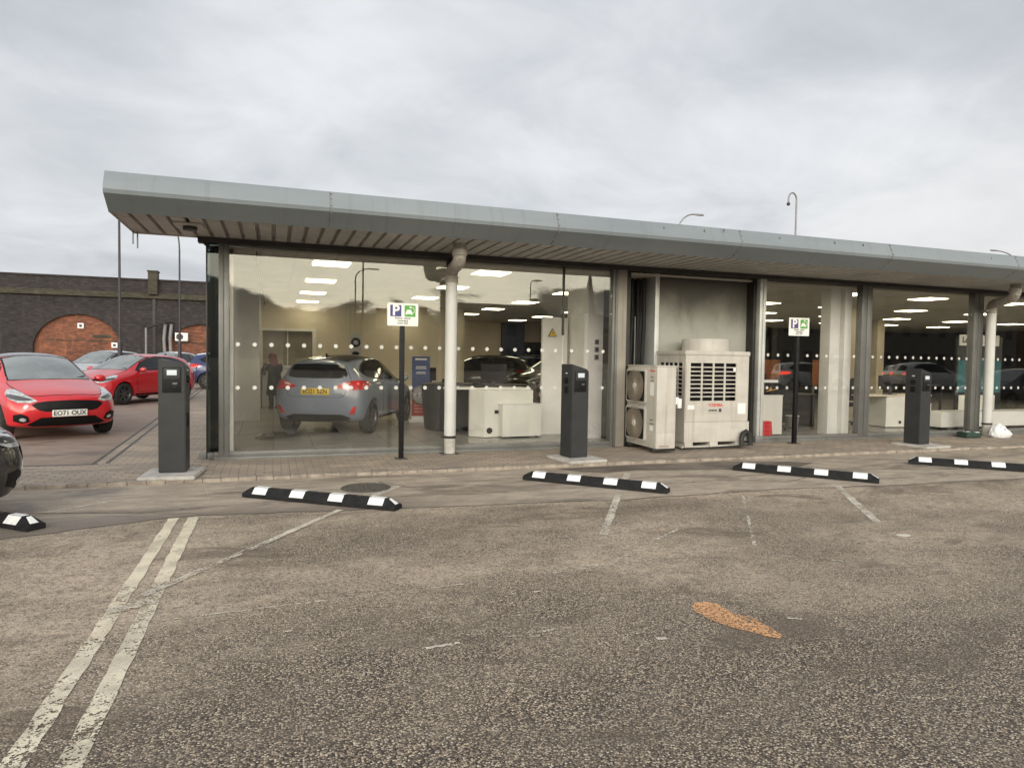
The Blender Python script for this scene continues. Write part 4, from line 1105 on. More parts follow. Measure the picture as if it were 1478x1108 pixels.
f = MB(); f.box(6.435, 6.52, 10.60, 11.20, 0, 3.119, .004); bld(f, 'flank_frame', M['framelight'])
f = MB(); f.box(6.52, 8.46, 10.66, 10.72, 0, 3.119); bld(f, 'wall_panel', M['sootshade'], smooth=0)
f = MB(); f.box(8.46, 8.52, 10.46, 10.72, 0, 3.119, .003); bld(f, 'panel_return', M['framedark'])
f = MB(); f.box(6.52, 8.46, 10.60, 10.658, 2.98, 3.07, .004); bld(f, 'cable_tray', M['framedark'])
f = MB(); f.box(8.44, 8.62, 10.28, 10.36, 0, .12, .004); bld(f, 'frame_foot', M['steel'])
# interior shell
f = MB(); f.box(-.25, XR, 10.52, 27.5, 3.0, 3.03); f.box(-.80, -.25, 10.52, 20.6, 2.93, 3.03); ceil = bld(f, 'ceiling', M['ceil'], smooth=0)
f = MB(); f.box(-.26, -.235, 10.55, 20.4, 2.90, 2.998); bld(f, 'ceiling_edge', M['framedark'], smooth=0)
f = MB(); f.box(-.86, -.80, 10.56, 15.7, .05, 3.03); bld(f, 'side_wall', M['frame'], smooth=0)
f = MB(); f.box(-.60, -.555, 10.52, 10.75, .05, 3.0); bld(f, 'white_jamb', M['white'], smooth=0)
f = MB(); f.box(-.86, -.30, 15.75, 16.1, .05, 3.0); f.box(-.86, -.34, 16.1, 20.4, .05, 3.0); bld(f, 'white_pier', M['white'], smooth=0)
f = MB(); f.box(-.34, -.30, 20.4, 20.52, .05, 3.0); f.box(1.10, 5.6, 20.4, 20.52, .05, 3.0); f.box(-.30, 1.10, 20.4, 20.52, 2.20, 3.0); f.box(-.30, 1.10, 20.4, 20.52, .05, 1.18); bld(f, 'back_wall', M['plaster'], smooth=0)
f = MB(); f.box(-.30, 1.04, 20.50, 20.52, 1.18, 2.20); bld(f, 'screen_panel', pm('obscured_panel', (.24, .215, .17), .35), smooth=0)
f = MB(); f.box(-.34, 1.16, 20.36, 20.40, 2.18, 2.25); f.box(1.05, 1.16, 20.36, 20.40, .05, 2.18); f.box(-.34, 1.05, 20.36, 20.40, 1.14, 1.20); f.box(.36, .385, 20.48, 20.50, 1.2, 2.18); bld(f, 'opening_frame', M['white'], smooth=0)
f = MB(); f.box(5.6, 10.9, 27.0, 27.2, .05, 3.0); f.box(5.5, 5.6, 20.4, 27.0, .05, 3.0); bld(f, 'back_wall', M['plaster'], smooth=0)
f = MB(); f.box(9.0, 9.95, 26.7, 27.0, .05, 2.98); bld(f, 'navy_wall_panel', M['bluepanel'], smooth=0)
f = MB()
for x_ in (10.2, 10.75): f.box(x_, x_+.012, 26.985, 27.0, .05, 3.0)
bld(f, 'wall_joint', M['frame'], smooth=0)
f = MB(); f.box(10.9, 29.9, 24.0, 24.2, .05, 3.0); f.box(10.9, 11.1, 24.2, 27.2, .05, 3.0); f.box(29.9, 30, 10.4, 24.2, .05, 3.0); bld(f, 'dark_back_wall', M['darkwall'], smooth=0)
f = MB(); f.box(5.80, 8.60, 11.26, 11.34, .05, 3.0); bld(f, 'service_core', M['white'], smooth=0)
f = MB(); f.box(5.44, 5.80, 11.27, 12.2, .05, 3.0); f.box(5.38, 5.44, 11.30, 11.9, .05, 2.35); wp_ = bld(f, 'white_partition', M['white'], smooth=0)
f = MB(); f.box(4.86, 5.38, 12.05, 12.12, .05, 2.30); bld(f, 'white_partition', M['white'], smooth=0)
f = MB(); f.prism([(4.97, 1.93), (5.15, 1.93), (5.06, 2.09)], 12.03, 12.045, 'y'); ws_ = bld(f, 'warning_sign', M['ink'], smooth=0)
f = MB(); f.prism([(4.99, 1.942), (5.13, 1.942), (5.06, 2.066)], 12.022, 12.029, 'y'); bld(f, 'warning_face', M['plateyellow'], ws_, smooth=0)
f = MB(); f.prism([(5.062, 2.04), (5.043, 1.995), (5.06, 2.0), (5.052, 1.953), (5.078, 2.012), (5.062, 2.007)], 12.015, 12.021, 'y'); bld(f, 'lightning_symbol', M['ink'], ws_, smooth=0)
for z in (1.50, 1.64, 1.78):
    f = MB(); f.box(5.58, 5.66, 11.25, 11.27, z, z+.09, .003); sp = bld(f, 'switch', M['steel']); 
    f = MB(); f.box(5.60, 5.64, 11.243, 11.25, z+.03, z+.07); bld(f, 'switch_rocker', M['ink'], sp, smooth=0)
f = MB(); f.box(10.55, 10.80, 10.72, 10.98, .05, 3.0, .004); f.box(10.80, 10.98, 10.60, 10.90, .05, 3.0, .004); bld(f, 'white_column', M['white'])
for (x_, y_) in ((15.0, 14.2), (10.2, 19.5), (19.8, 18), (24, 15)):
    f = MB(); f.box(x_-.16, x_+.16, y_-.16, y_+.16, .05, 3.0, .006); bld(f, 'cream_column', M['plaster'])
sheet('showroom_floor', [(-.84, 10.50), (30, 10.50), (30, 27.2), (-.84, 27.2)], .05, M['floor'])

# ceiling lamps
lamp_spots = []
for x_ in (.88, 3.60, 6.30, 9.0, 11.72, 14.0, 16.7, 19.4, 22.1, 24.8):
    for y_ in (11.4, 14.1, 16.9, 19.7, 22.4, 25.0):
        if (5.7 < x_ < 8.6 and y_ < 11.6) or (x_ < 5.4 and y_ > 20.2) or (x_ > 10.8 and y_ > 23.6): continue
        if x_ > 18 and y_ > 20: continue
        lamp_spots.append((x_, y_))
proto = None
for i, (x_, y_) in enumerate(lamp_spots):
    row = 'nearest the glass' if y_ < 12 else 'deep inside'
    if proto is None:
        t = thing('ceiling_light', 'x', 'ceiling light', (x_, y_, 2.99), 0, 'square lit ceiling panels in the showroom')
        f = MB(); f.box(-.31, .31, -.31, .31, .0, .015); f.build('frame', M['white'], t, smooth=0)
        f = MB(); f.box(-.28, .28, -.28, .28, -.012, -.001); f.build('diffuser', M['ceillight'], t, smooth=0)
        proto = t
    else:
        t = copy_tree(proto); t.location = (x_, y_, 2.99)
    t['label'] = 'square yellow-white lit ceiling panel in the showroom ceiling'
# ------------------------------------------------------------------ things inside the showroom
FZ = .05
# white desk with cabinet
t = thing('reception_desk', 'white laminate desk with a pale round-ended top behind the left drainpipe', 'desk', (3.6, 11.9, FZ), 0)
f = MB(); f.prism([(-.62, .42), (-.45, .15), (1.02, .10), (1.02, .62), (-.2, .75), (-.5, .66)], .86, .895, 'z', .006); f.build('desk_top', M['whitelam'], t)
f = MB(); f.prism([(-.22, .02), (0, -.22), (.98, -.12), (.98, .50), (-.1, .50)], .01, .862, 'z', .004); f.build('desk_body', M['whitelam'], t)
f = MB(); f.cyl((.10, -.2235, .13), (.10, -.205, .13), .055, seg=20); f.box(.20, .27, -.215, -.20, .44, .50); f.build('cable_port', M['black'], t, smooth=0)
t = thing('drawer_cabinet', 'low white cabinet standing in front of the white desk, its side to the glass', 'cabinet', (4.05, 11.52, FZ), R(4))
f = MB(); f.box(-.16, .62, 0, .45, .03, .60, .003); f.build('carcass', M['whitelam'], t)
f = MB(); f.box(-.17, .63, -.01, .46, .601, .622, .003); f.build('cabinet_top', M['white'], t)
f = MB()
for x_ in (-.10, .56):
    for y_ in (.05, .40): f.cyl((x_, y_, 0), (x_, y_, .04), .025, seg=10)
f.build('castors', M['black'], t)
def monitor(loc, rz, label, w=.5):
    t = thing('monitor', label, 'monitor', loc, rz)
    f = MB(); f.box(-w/2, w/2, -.02, .02, .12, .44, .006); f.build('display', M['black'], t)
    f = MB(); f.box(-.03, .03, .0, .04, .01, .2, .004); f.box(-.12, .12, -.08, .1, 0, .014, .004); f.build('stand', M['steeldark'], t)
    return t
monitor((3.95, 12.25, FZ+.897), R(-28), 'black monitor on the white desk behind the left drainpipe')
t = thing('desk_phone', 'small black telephone beside the monitor on the white desk', 'telephone', (3.62, 12.12, FZ+.897), R(20))
f = MB(); f.prism([(-.09, 0), (.09, 0), (.09, .07), (-.09, .03)], -.09, .09, 'x', .006); f.build('base', M['black'], t)
f = MB(); f.box(-.085, -.04, -.09, .09, .06, .095, .012); f.build('handset', M['black'], t)
# dark rounded counter further back
t = thing('round_counter', 'dark rounded counter end seen between sign post and left drainpipe', 'counter', (3.35, 13.3, FZ))
f = MB(); f.lathe([(0, 0), (.42, 0), (.50, .03), (.56, .80), (.56, .93), (0, .93)], 40); f.build('drum', M['darkwall'], t)
f = MB(); f.box(.2, 1.75, -.10, .55, 0, .90, .02); f.build('counter_body', M['darkwall'], t)
t = thing('pale_table', 'pale topped table with a black screen behind the left drainpipe', 'table', (4.0, 16.2, FZ))
f = MB(); f.box(-.75, .75, -.35, .35, .72, .75, .004); f.build('table_top', M['whitelam'], t)
for x_ in (-.68, .68):
    f = MB(); f.box(x_-.025, x_+.025, -.3, .3, 0, .72, .004); f.build('leg', M['steel'], t)
monitor((3.62, 16.2, FZ+.752), R(15), 'slim black screen standing on the pale table deep inside', .26)
t = thing('small_speaker', 'small black box beside the slim screen on the pale table', 'speaker', (3.95, 16.15, FZ+.752))
f = MB(); f.box(-.06, .06, -.05, .05, 0, .17, .008); f.build('cabinet', M['black'], t)
f = MB(); f.cyl((0, -.054, .08), (0, -.048, .08), .035, seg=16); f.build('cone', M['steeldark'], t)
# wheel display banner: blue poster over an alloy wheel over a red poster
t = thing('banner_stand', 'blue and red display stand holding an alloy wheel, right of the grey hatchback', 'display stand', (3.12, 15.0, FZ), R(-8))
f = MB(); f.box(-.20, .20, .0, .03, .62, 1.46, .004); f.build('blue_board', pm('poster_blue', (.025, .055, .20), .4, var=.15), t)
f = MB(); f.box(-.20, .20, .0, .03, .12, .62, .004); f.build('red_board', pm('poster_red', (.36, .025, .02), .4, var=.2), t)
f = MB(); f.box(-.26, .26, -.2, .2, 0, .03, .004); f.box(-.2, .2, 0, .03, .03, .12); f.build('foot', M['label'], t)
f = MB()
for z, w_, h_ in ((1.38, .26, .035), (1.22, .22, .02), (1.18, .24, .02), (1.10, .2, .015), (1.07, .22, .015)): f.box(-w_/2, w_/2, -.004, -.001, z, z+h_)
f.build('printed_lines', M['label'], t, smooth=0)
f = MB()
for k in range(4): f.box(-.14, .14, -.004, -.001, .20+.07*k, .235+.07*k)
f.build('printed_bands', pm('poster_pink', (.62, .20, .15), .5), t, smooth=0)
Mx = Matrix.Translation((0, -.06, .60)) @ Matrix.Rotation(R(90), 4, 'X')
def alloy(parent, r, Mx):
    f = MB(); f.lathe([(r, -.06), (r, .05), (r*.92, .06), (r*.88, .04), (r*.86, -.05), (0, -.05)], 36, Mx)
    for k in range(10): f.prism([(.02, -.014), (r*.88, -.012), (r*.88, .012), (.02, .014)], .01, .04, 'z', 0, Mx @ Matrix.Rotation(k*math.pi/5, 4, 'Z'))
    f.lathe([(.06, .02), (.055, .05), (0, .055)], 16, Mx); return f
alloy(t, .21, Mx).build('display_wheel', M['alloy'], t)
# hanging white board with a wheel
t = thing('hanging_wheel_board', 'white board with a black wheel hung above the grey hatchback', 'display board', (1.90, 17.0, 1.50))
f = MB(); f.box(-.15, .15, 0, .02, 0, .56, .003); f.build('board', M['sticker'], t)
f = MB(); f.lathe([(.115, 0), (.115, .02), (.075, .028), (.07, .015), (0, .015)], 32, Matrix.Translation((0, 0, .33)) @ Matrix.Rotation(R(90), 4, 'X')); f.build('wheel_picture', M['black'], t)
f = MB()
for k in range(8): f.prism([(.01, -.008), (.072, -.006), (.072, .006), (.01, .008)], .016, .024, 'z', 0, Matrix.Translation((0, 0, .33)) @ Matrix.Rotation(R(90), 4, 'X') @ Matrix.Rotation(k*math.pi/4, 4, 'Z'))
f.build('spokes', M['alloy'], t)
f = MB(); f.lathe([(.09, 0), (.09, .01), (0, .012)], 24, Matrix.Translation((0, 0, .06)) @ Matrix.Rotation(R(90), 4, 'X') @ Matrix.Diagonal((1, .55, 1, 1))); f.build('oval_mark', M['black'], t)
f = MB()
for s in (-.13, .13): f.cyl((s, .01, .55), (s, .01, 1.49), .003, seg=6)
f.build('hanging_wire', M['steel'], t)
# television on the far wall
t = thing('wall_television', 'black television on the cream far wall of the showroom', 'television', (10.45, 26.93, 1.68))
f = MB(); f.box(-.42, .42, -.02, .03, 0, .52, .006); f.build('screen', M['black'], t)
f = MB(); f.box(-.2, .2, .03, .06, .15, .38); f.build('bracket', M['steeldark'], t, smooth=0)

# person by the back counter, red hair, black coat, leaning forward a little
def skin(name, pts, edges, rad, mat, parent, root=0, sub=2):
    me = bpy.data.meshes.new(name); me.from_pydata(pts, edges, [])
    o = bpy.data.objects.new('tmp', me); COL.objects.link(o)
    md = o.modifiers.new('k', 'SKIN'); md.use_smooth_shade = True
    sv = me.skin_vertices[0].data
    for v, r_ in zip(sv, rad): v.radius = r_ if isinstance(r_, tuple) else (r_, r_); v.use_root = False
    sv[root].use_root = True
    sd = o.modifiers.new('s', 'SUBSURF'); sd.levels = sub; sd.render_levels = sub
    bpy.context.view_layer.update()
    r = bpy.data.meshes.new_from_object(o.evaluated_get(bpy.context.evaluated_depsgraph_get()))
    bpy.data.objects.remove(o)
    for p in r.polygons: p.use_smooth = True
    return link_mesh(name, r, mat, parent)
t = thing('person', 'person with long red hair in a black coat, behind the grey car', 'person', (.02, 19.3, FZ), R(20))
P = [(0, 0, .78), (0, .02, .95), (0, .08, 1.12), (0, .13, 1.22), (0, .16, 1.29), (0, .20, 1.36), (0, .22, 1.42),
     (.17, .10, 1.18), (.21, .22, .98), (.14, .40, .93), (-.17, .10, 1.18), (-.21, .22, .98), (-.14, .40, .93),
     (.085, -.01, .72), (.09, .01, .42), (.09, -.02, .09), (.09, .10, .04), (-.085, -.01, .72), (-.09, .01, .42), (-.09, -.02, .09), (-.09, .10, .04),
     (.13, .47, .92), (-.13, .47, .92)]
E_ = [(0, 1), (1, 2), (2, 3), (3, 4), (4, 5), (5, 6), (3, 7), (7, 8), (8, 9), (3, 10), (10, 11), (11, 12), (0, 13), (13, 14), (14, 15), (15, 16), (0, 17), (17, 18), (18, 19), (19, 20), (9, 21), (12, 22)]
Rr = [(.15, .11), (.13, .10), (.14, .11), (.12, .09), .05, (.075, .09), (.06, .075), .055, .042, .032, .055, .042, .032, .08, .055, .04, .03, .08, .055, .04, .03, .025, .025]
skinm = pm('skin_tone', (.42, .26, .19), .55)
body = skin('body', [Vector(p) for p in P], E_, Rr, skinm, t)
for s in (1, -1):
    pts = [Vector((s*.13, .46, .92)), Vector((s*.13, .51, .915))]; ed = [(0, 1)]; rd = [.022, .024]
    for k, (dx, ln) in enumerate(((-.026, .07), (-.009, .08), (.009, .075), (.026, .06))):
        i = len(pts); pts += [Vector((s*(.13+dx), .545, .915)), Vector((s*(.13+dx*1.1), .545+ln*.6, .905)), Vector((s*(.13+dx*1.1), .545+ln, .89))]
        ed += [(1, i), (i, i+1), (i+1, i+2)]; rd += [.009, .008, .0065]
    i = len(pts); pts += [Vector((s*.095, .505, .905)), Vector((s*.075, .535, .895))]; ed += [(0, i), (i, i+1)]; rd += [.010, .008]
    skin('hand', pts, ed, rd, skinm, t, sub=1)
def loft(mb, secs, seg=20):
    t_ = bmesh.new(); rings = []
    for (cx, cy, z, rx, ry) in secs: rings.append([t_.verts.new((cx+rx*math.cos(k*2*math.pi/seg), cy+ry*math.sin(k*2*math.pi/seg), z)) for k in range(seg)])
    for a, b in zip(rings, rings[1:]):
        for k in range(seg): t_.faces.new((a[k], a[(k+1) % seg], b[(k+1) % seg], b[k]))
    t_.faces.new(rings[0][::-1]); t_.faces.new(rings[-1]); bmesh.ops.recalc_face_normals(t_, faces=t_.faces)
    mb._add(t_)
coat = pm('black_coat', (.010, .010, .013), .8, var=.3, vs=9, bump=.3, bs=40, spec=.2)
f = MB()
loft(f, [(0, -.01, .36, .215, .17), (0, -.01, .38, .22, .175), (0, -.005, .60, .20, .155), (0, 0, .78, .185, .14), (0, .03, .95, .165, .125), (0, .07, 1.08, .185, .13), (0, .10, 1.17, .20, .12), (0, .12, 1.22, .17, .10), (0, .14, 1.26, .09, .075), (0, .155, 1.29, .065, .06)])
for s in (1, -1): f.tube([(s*.15, .10, 1.185), (s*.195, .12, 1.14), (s*.225, .19, 1.02), (s*.215, .25, .965), (s*.18, .34, .95), (s*.135, .44, .925)], [.068, .070, .058, .056, .048, .040], 12)
f.build('coat', coat, t, smooth=70)
f = MB()
for s in (1, -1): f.tube([(s*.085, 0, .62), (s*.09, .005, .42), (s*.09, -.01, .10), (s*.09, -.01, .04)], [.085, .07, .058, .056], 12)
f.build('trousers', coat, t, smooth=70)
for s in (1, -1):
    f = MB(); loft(f, [(s*.09, .03, 0, .048, .125), (s*.09, .03, .03, .050, .128), (s*.09, .015, .07, .046, .09), (s*.09, -.01, .11, .045, .055)], 14); f.build('shoe', M['black'], t, smooth=70)
hair = pm('red_hair', (.16, .022, .020), .55, var=.35, vs=25, bump=.5, bs=70)
f = MB()
loft(f, [(0, .17, 1.505, .015, .015), (0, .165, 1.495, .055, .06), (0, .16, 1.465, .092, .095), (0, .15, 1.41, .108, .102), (0, .13, 1.35, .112, .098), (0, .09, 1.27, .118, .085), (0, .045, 1.16, .125, .07), (0, .01, 1.05, .115, .055), (0, -.01, .96, .095, .042), (.01, -.015, .91, .06, .03), (.02, -.015, .88, .02, .012)], 24)
f.build('hair', hair, t, smooth=80)
for s in (1, -1):
    f = MB(); f.ico((s*.03, .293, 1.405), .011, 2); f.build('eye', M['label'], t)
f = MB(); f.prism([(.285, 1.41), (.315, 1.375), (.285, 1.365)], -.012, .012, 'x', .004); f.build('nose', skinm, t)
f = MB(); f.box(-.022, .022, .277, .286, 1.335, 1.345, .003); f.build('mouth', M['redink'], t)
t = thing('back_counter', 'white low counter against the far left wall behind the person', 'counter', (.4, 20.15, FZ))
f = MB(); f.box(-.70, .72, -.20, .18, 0, 1.08, .004); f.build('front', M['whitelam'], t)
f = MB(); f.box(-.72, .74, -.24, .18, 1.08, 1.12, .004); f.build('counter_top', M['white'], t)

# right-hand office
t = thing('side_cabinet', 'pale green-white cabinet just inside the glass, right of the condenser', 'cabinet', (9.28, 11.12, FZ), R(0))
f = MB(); f.box(-.60, .30, -.22, .25, .02, .78, .004); f.build('carcass', M['whitelam'], t)
f = MB(); f.box(-.60, .31, -.23, .26, .78, .80, .003); f.build('cabinet_top', M['white'], t)
f = MB(); f.box(-.58, .28, -.2, .23, 0, .02); f.build('plinth', M['black'], t)
t = thing('red_step', 'bright red plastic block leaning against the pale cabinet', 'block', (9.02, 10.70, FZ))
f = MB(); f.prism([(0, 0), (.16, 0), (.14, .30), (.03, .30)], -.17, .17, 'x', .008); f.build('block', pm('red_plastic', (.55, .02, .035), .45, var=.1), t)
f = MB()
for k in range(3):
    f.box(-.13, .13, -.004, .012, .06+.08*k, .075+.08*k, .001, M=Matrix.Translation((0, .004+.008*k, 0)))
f.build('ridges', M['redink'], t, smooth=0)
t = thing('leaflet_box', 'box with a bright green lid on the pale cabinet', 'box', (8.97, 11.12, FZ+.802))
f = MB(); f.box(-.2, .13, -.12, .12, .0, .13, .004); f.build('tray', M['alloy'], t)
f = MB(); f.box(-.21, .14, -.13, .13, .13, .26, .006); f.build('lid', pm('green_card', (.09, .26, .02), .5), t)
t = thing('brochure_display', 'dark printed brochure card on the pale cabinet', 'brochure', (9.35, 10.98, FZ+.802), R(-6))
f = MB(); f.box(-.16, .16, 0, .02, 0, .30, .002); f.build('card', M['black'], t)
f = MB(); f.box(-.16, .16, -.003, 0, .245, .30); f.build('white_strip', M['label'], t, smooth=0)
f = MB(); f.prism([(-.10, .06), (.15, .11), (.15, .125), (-.10, .075)], -.003, -.001, 'y'); f.prism([(-.05, .09), (.0, .17), (.03, .10)], -.003, -.001, 'y'); f.build('printed_picture', pm('print_orange', (.55, .30, .06), .5), t, smooth=0)
def office_chair(loc, rz, label):
    t = thing('office_chair', label, 'office chair', loc, rz, 'black swivel office chairs')
    f = MB(); f.box(-.25, .25, -.24, .24, .46, .54, .035, 3); f.build('seat', M['rubber'], t)
    f = MB(); f.prism([(-.22, .60), (.22, .60), (.25, .80), (.22, 1.05), (.14, 1.12), (-.14, 1.12), (-.22, 1.05), (-.25, .80)], .22, .28, 'y', .018); f.build('backrest', M['rubber'], t)
    f = MB(); f.tube([(0, .1, .46), (0, .28, .48), (0, .29, .7)], .022, 8); f.build('back_support', M['steeldark'], t)
    f = MB(); f.cyl((0, 0, .12), (0, 0, .47), .028, seg=12); f.build('gas_lift', M['steel'], t)
    f = MB()
    for k in range(5):
        a = k*2*math.pi/5+.3; f.tube([(0, 0, .13), (.30*math.cos(a), .30*math.sin(a), .075)], [.03, .016], 8)
    f.build('star_base', M['steeldark'], t)
    for k in range(5):
        a = k*2*math.pi/5+.3
        f = MB(); f.cyl((.30*math.cos(a)-.02, .30*math.sin(a), .03), (.30*math.cos(a)+.02, .30*math.sin(a), .03), .03, seg=12); f.build('castor', M['black'], t)
    for s in (1, -1):
        f = MB(); f.tube([(s*.25, 0, .50), (s*.30, .02, .66), (s*.29, -.1, .70), (s*.28, .14, .70)], .016, 8); f.build('armrest', M['black'], t)
    return t
office_chair((10.05, 11.55, FZ), R(150), 'black office chair behind the right-hand parking sign')
office_chair((12.55, 12.3, FZ), R(200), 'black office chair left of the far desk, behind the wide right window')
office_chair((10.9, 13.4, FZ), R(30), 'black office chair deeper in, between the pale cabinet and white column')
t = thing('office_desk', 'dark office desk behind the white column and parking sign', 'desk', (10.9, 12.5, FZ))
f = MB(); f.box(-1.1, .7, -.4, .4, .72, .75, .004); f.build('desk_top', M['darkwall'], t)
f = MB(); f.box(-1.05, .65, -.33, -.30, .1, .72); f.build('modesty_panel', M['black'], t, smooth=0)
for x_ in (-1.05, .65):
    f = MB(); f.box(x_-.03, x_+.03, -.35, .35, 0, .72, .004); f.build('leg', M['steeldark'], t)
monitor((10.35, 12.5, FZ+.752), R(25), 'black monitor on the dark office desk, left of the white column')
t = thing('white_flip_board', 'white board on a stand deep inside, left of the right-hand parking sign', 'board', (12.1, 17.0, FZ))
f = MB(); f.box(-.42, .42, -.015, .015, 1.05, 1.80, .004); f.build('board', M['white'], t)
for x_ in (-.38, .38):
    f = MB(); f.cyl((x_, .03, 0), (x_, .03, 1.8), .018, seg=8); f.build('leg', M['steel'], t)
for i, (x_, y_, lab) in enumerate(((15.6, 20.0, 'orange-brown screen deep inside, right of the second parking sign'), (17.3, 20.6, 'orange-brown screen deep inside, half hidden by the white column'), (16.6, 16.9, 'orange-brown screen inside, left of the cream column'))):
    t = thing('partition_screen', lab, 'screen', (x_, y_, FZ), 0, 'orange-brown office screens')
    f = MB(); f.box(-.62, .62, -.02, .02, .75, 1.55, .004); f.build('panel', pm('terracotta_panel', (.36, .13, .055), .6), t)
    f = MB(); f.box(-.60, -.56, -.03, .03, 0, .75); f.build('leg', M['steel'], t, smooth=0)
    f = MB(); f.box(.56, .60, -.03, .03, 0, .75); f.build('leg', M['steel'], t, smooth=0)
t = thing('far_desk', 'white desk with a low drawer unit, left of the far charging post', 'desk', (13.5, 11.75, FZ))
f = MB(); f.box(-1.05, 1.0, -.15, .55, .72, .75, .004); f.build('desk_top', M['plaster'], t)
f = MB(); f.prism([(-.32, -.08), (.15, -.20), (.85, -.12), (.85, .45), (-.3, .45)], .02, .718, 'z', .004); f.build('desk_body', M['whitelam'], t)
f = MB(); f.box(.22, .84, -.27, -.17, .03, .56, .004); f.build('drawer_front', M['whitelam'], t)
f = MB(); f.box(.17, .21, -.24, -.20, .30, .38); f.box(-.02, .03, -.185, -.165, .10, .16); f.build('socket_plate', M['black'], t, smooth=0)
monitor((13.35, 11.75, FZ+.752), R(170), 'black monitor seen from behind on the white far desk', .56)
t = thing('white_bench', 'long low white bench inside, behind the right drainpipe', 'bench', (15.6, 11.2, FZ))
f = MB(); f.box(-1.6, 3.0, -.25, .3, .06, .40, .02); f.build('seat', M['white'], t)
f = MB(); f.box(-1.5, 2.9, -.2, .25, 0, .06); f.build('plinth', M['black'], t, smooth=0)
t = thing('teal_banner', 'dark stand with a teal panel and a printed name board, behind the right mullion', 'display stand', (17.3, 12.6, FZ), R(-4))
f = MB(); f.box(-.70, .80, -.03, .03, 0, 2.20, .006); f.build('panel', M['darkwall'], t)
f = MB(); f.box(-.66, .76, -.036, -.031, .75, 1.58); f.build('teal_panel', pm('teal_print', (.03, .13, .15), .4, var=.2), t, smooth=0)
f = MB(); f.box(-.60, .60, -.037, -.031, .10, .68); f.build('pale_panel', M['whitelam'], t, smooth=0)
f = MB(); f.box(-.66, .66, -.05, -.032, 1.96, 2.24); nb = f.build('name_board', M['label'], t, smooth=0)
text_mesh('lettering', 'Loc', .21, M['ink'], nb, (-.42, -.052, 2.10), (R(90), 0, 0), bold=.008)
t = thing('litter_bin', 'small pale waste bin on the office floor by the white column', 'bin', (10.6, 11.75, FZ))
f = MB(); f.lathe([(0, 0), (.11, 0), (.14, .30), (.13, .30), (.105, .01)], 24); f.build('bin', M['steel'], t)
f = MB(); f.lathe([(.135, .295), (.148, .30), (.135, .31)], 24); f.build('rim', M['white'], t)
t = thing('barrier_frame', 'black hooped barrier standing in the far right window', 'barrier', (14.9, 11.9, FZ))
f = MB(); f.tube([(-.25, 0, 0), (-.25, 0, .85), (-.2, 0, .95), (.2, 0, .95), (.25, 0, .85), (.25, 0, 0)], .03, 10); f.build('hoop', M['black'], t)
f = MB(); f.box(-.4, .4, -.15, .15, 0, .03, .005); f.build('base', M['black'], t)
# ------------------------------------------------------------------ cars
PR = car_paint('race_red', (0.62, 0.005, 0.016)); PR2 = car_paint('deep_red', (0.54, 0.005, 0.015))
PG = car_paint('blue_grey_paint', (0.215, 0.255, 0.325)); PB = car_paint('blue_paint', (0.007, 0.028, 0.13), .2)
PK = car_paint('black_paint', (0.012, 0.012, 0.014)); PS = car_paint('silver_paint', (0.50, 0.51, 0.52), .5)
PW = car_paint('white_paint', (0.72, 0.73, 0.74)); PD = car_paint('dark_red_paint', (0.13, 0.006, 0.012)); PO = car_paint('orange_paint_car', (0.62, 0.20, 0.02))
PBG = car_paint('pale_blue_paint', (0.15, 0.21, 0.30), .2); PDG = car_paint('dark_grey_paint', (0.055, 0.060, 0.066), .3)
build_car('parked_car', 'bright red hatchback with a black roof, its front facing the camera at the left', (-4.287, 15.10, 0), -60, PR, PK, fplate='EO71 OUX')
build_car('parked_car', 'red three-door hatchback seen from its front corner, behind the first charging post', (-4.10, 23.4, 0), -122, PR2)
build_car('parked_car', 'silver car whose windscreen shows between the two red hatchbacks', (-6.35, 30.5, 0), -112, PS, zs=1.10, xs=1.05)
build_car('parked_car', 'white roofed car partly hidden behind the second red hatchback', (-4.85, 36.5, 0), -112, PW, zs=1.10, xs=1.05)
build_car('parked_car', 'dark blue car passing behind the showroom corner, beside the charging post', (-1.30, 32.0, 0), 0, PB, PW, zs=1.10, xs=1.08)
build_car('parked_car', 'black car of which only the bumper corner shows at the left edge', (-4.20, 6.72, ZA), 32, PK, zs=1.10, xs=1.05)
build_car('parked_car', 'blue-grey hatchback with a black roof and yellow plate, seen from behind in the showroom', (1.53, 14.25, .06), 64.8, PG, PK, rplate='EO21 SZN', rim='alloydark')
build_car('parked_car', 'dark red car inside the showroom, its nose behind the white desk', (8.95, 17.75, .05), 197, PD, rim='alloy')
build_car('parked_car', 'tall black car inside the showroom, above the dark red one', (9.1, 20.9, .05), 203, PK, zs=1.17, xs=1.05, rim='alloy')
build_car('parked_car', 'pale blue-grey car deep inside the showroom behind the white desk', (9.0, 25.1, .05), 215, PBG, zs=1.08, xs=1.05, fplate=None)
build_car('parked_car', 'orange car far inside the showroom, only its upper part in view', (5.9, 29.0-3.4, .05), 240, PO, zs=1.05)
build_car('parked_car', 'black car inside the showroom right of the left drainpipe', (6.6, 22.6, .05), 160, PK, zs=1.08)
# cars out in the car park to the right and behind, seen mirrored in the glass
build_car('parked_car', 'dark grey car mirrored in the glass right of the far drainpipe', (24.6, 4.2, ZA), 180, PDG, rim='alloy')
build_car('parked_car', 'white car with lit tail lamps mirrored in the wide right window', (36.5, -8.6, ZA), 8, PW, zs=1.2, xs=1.1, lit=True)
build_car('parked_car', 'pale silver car with lit tail lamps mirrored beside the far charging post', (39.0, -11.5, ZA), 12, PS, zs=1.1, lit=True)
build_car('parked_car', 'white car mirrored in the narrow window beside the white column', (28.0, -9.0, ZA), 15, PW, zs=1.1, lit=True)

